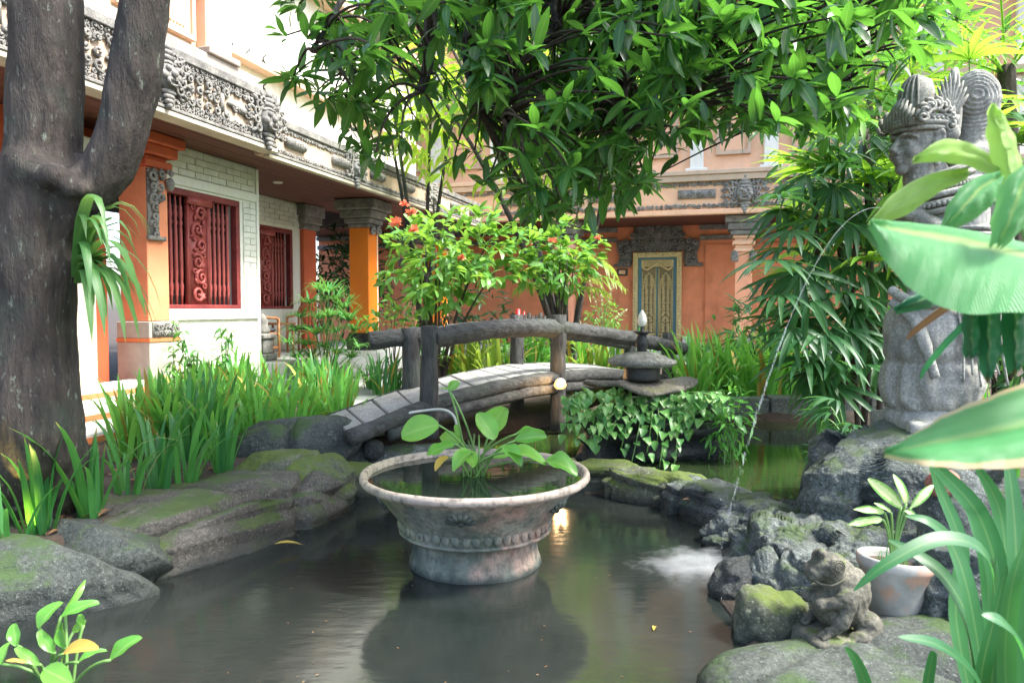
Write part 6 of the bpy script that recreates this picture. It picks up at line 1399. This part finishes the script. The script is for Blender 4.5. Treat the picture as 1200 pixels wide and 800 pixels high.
# ================================================================== stone frog
fb = at(981, 746, 2.88); FRG = thing('stone_frog', 'mossy carved stone frog sitting upright on a block beside the pond', 'frog statue', fb, R(6))
m = MB(); Q = lambda zx, zy, y=0: Vector(((zx-470)*.00102, y, (620-zy)*.00102))
m.ball(Q(495, 455), (.092, .085, .125), (0, R(-14), 0)); m.ball(Q(450, 495), (.085, .08, .075)); m.ball(Q(480, 400), (.075, .075, .075)); m.ball(Q(540, 440), (.06, .07, .10))
m.ball(Q(425, 335), (.078, .068, .056)); m.ball(Q(375, 352), (.050, .050, .040)); m.ball(Q(356, 362), (.028, .036, .026)); m.ball(Q(450, 365), (.06, .065, .05))
m.ball(Q(385, 272, -.02), (.018, .02, .020)); m.ball(Q(398, 284), (.03, .03, .022)); m.tube([Q(390, 280), Q(450, 300), Q(510, 340), Q(560, 400)], [.02, .024, .022, .018], 8)
for s in (-1, 1):
    m.ball(Q(428, 314, s*.052), (.031, .022, .031)); m.ball(Q(565, 560, s*.06), (.058, .05, .065)); m.ball(Q(535, 590, s*.085), (.07, .035, .035)); m.ball(Q(455, 605, s*.09), (.05, .03, .02))
    m.tube(smooth_path([Q(480, 410, s*.072), Q(455, 480, s*.092), Q(425, 545, s*.085), Q(385, 570, s*.07)], 5), [.032]*5+[.028]*5+[.022]*6, 10)
    for k in range(4): m.tube([Q(385, 572, s*(.05+.014*k)), Q(355-4*(k % 2), 585, s*(.045+.018*k))], [.010, .006], 6)
    m.tube(smooth_path([Q(470, 420, s*.07), Q(430, 445, s*.082), Q(385, 465, s*.055)], 5), [.03]*5+[.024]*6, 10); m.ball(Q(374, 466, s*.05), (.03, .026, .03))
    for k in range(3): m.tube([Q(370, 455+10*k, s*.06), Q(350, 458+10*k, s*.045)], [.011, .007], 6)
sculpt('body', m, .0065, 'frog', FRG, 2, lambda p, n: p+n*(.0035*noise.fractal(p*38, .9, 2.1, 4)+.002*noise.noise(p*90)))
for s in (-1, 1):
    m = MB(); c = Q(426, 313, s*.070); m.ball(c, (.018, .010, .018), None, 12, 8)
    for r_ in (.012, .021, .028): m.tube([c+Vector((r_*math.cos(2*PI*k/20), s*(.010-r_*.25), r_*math.sin(2*PI*k/20))) for k in range(21)], .0032, 6, False)
    m.obj('eye', 'frog', FRG)
m = MB(); m.tube(smooth_path([Q(352, 372, -.030), Q(372, 384, -.050), Q(415, 384, -.066), Q(458, 362, -.066)], 5), .0045, 6); m.obj('mouth', 'frog', FRG)
m = MB(); m.box(-.155, .14, -.12, .12, -.14, .035)
sculpt('block', m, .012, 'frog', FRG, 3, lambda p, n: p+n*(.010*noise.fractal(p*14, .9, 2.1, 4)))
# ================================================================== clay pot
pb = at(1045, 725, 3.05); PT = thing('clay_pot', 'whitewashed clay flower pot standing between the frog and the cracked boulder', 'pot', pb, 0)
PT.rotation_euler = (R(0), R(5), R(40))
MB().lathe([(.088, 0), (.094, .006), (.118, .11), (.142, .215), (.148, .222), (.152, .235), (.153, .262), (.148, .270), (.138, .268), (.134, .25), (.12, .18), (.08, .17)], 48).obj('body', 'pot', PT)
MB().lathe([(0, .232), (.07, .236), (.135, .232)], 32, closed=True).obj('soil_surface', 'soil', PT)
# ================================================================== water jet and splash
j0 = at(1034, 244, 4.2); j1 = Vector((1.10, 3.86, 0.0)); pts = []
for k in range(41):
    t = k/40; p = j0.lerp(j1, t); p.z = j0.z+.10*t*(1-t)*1.2-(j0.z)*(t**2); pts.append(p)
jt = thing('water_jet', 'thin arc of water spouting from the statue over the ledge into the lower pond', 'water jet', j0)
MB().tube([p-j0 for p in pts[:27]], [.0028+.0010*math.sin(k*1.3)+.0025*(k/40) for k in range(27)], 8).obj('stream', 'jet', jt)
gj = random.Random(5); m = MB()
for k in range(170):
    f = gj.uniform(24, 39.9); i = int(f); p = pts[i].lerp(pts[i+1], f-i)-j0; q = .012*(f-22)/18
    m.ball(p+Vector((gj.gauss(0, q*.5), gj.gauss(0, q*.5), 0)), (.003, .003, gj.uniform(.006, .022)), None, 6, 4)
stuff(m.obj('drops', 'jet', jt))
g = random.Random(44); m = MB()
for k in range(700):
    a = g.uniform(0, 2*PI); r = abs(g.gauss(0, .12)); h = max(.004, (.09-.35*r)*g.random()); m.ball((r*1.2*math.cos(a)-.04, r*math.sin(a), h), g.uniform(.0012, .0035), None, 5, 3)
o = m.obj('water_droplets', 'spray', loc=j1); tag(o, 'fine droplets thrown up where the jet hits the lower pond', 'droplets', None, 'stuff')
m = MB(); m.ball((0, 0, 0), 1.0, None, 24, 16)
o = m.obj('water_splash', 'mist'); o.location = j1+Vector((-.10, -.02, .02)); o.scale = (.52, .36, .13); tag(o, 'soft white spray where the jet hits the lower pond', 'splash', None, 'stuff')
m = MB(); LFS = leaf_t(.4, 'oval', .1, .1, 3)
for k in range(70):
    u, v = g.uniform(150, 860), g.uniform(600, 800); p = on(u, v, .004)
    if sdist((p.x, p.y), LOW) > -.08 or (p.x-bc.x)**2+(p.y-bc.y)**2 < .2: continue
    m.tpl(LFS, aim(p, (g.uniform(-1, 1), g.uniform(-1, 1), 0), Vector((g.uniform(-.1, .1), g.uniform(-.1, .1), 1)), g.uniform(.005, .014)))
o = m.obj('pond_debris', 'litter'); tag(o, 'tiny dry leaf scraps and specks floating on the pond', 'debris', None, 'stuff')
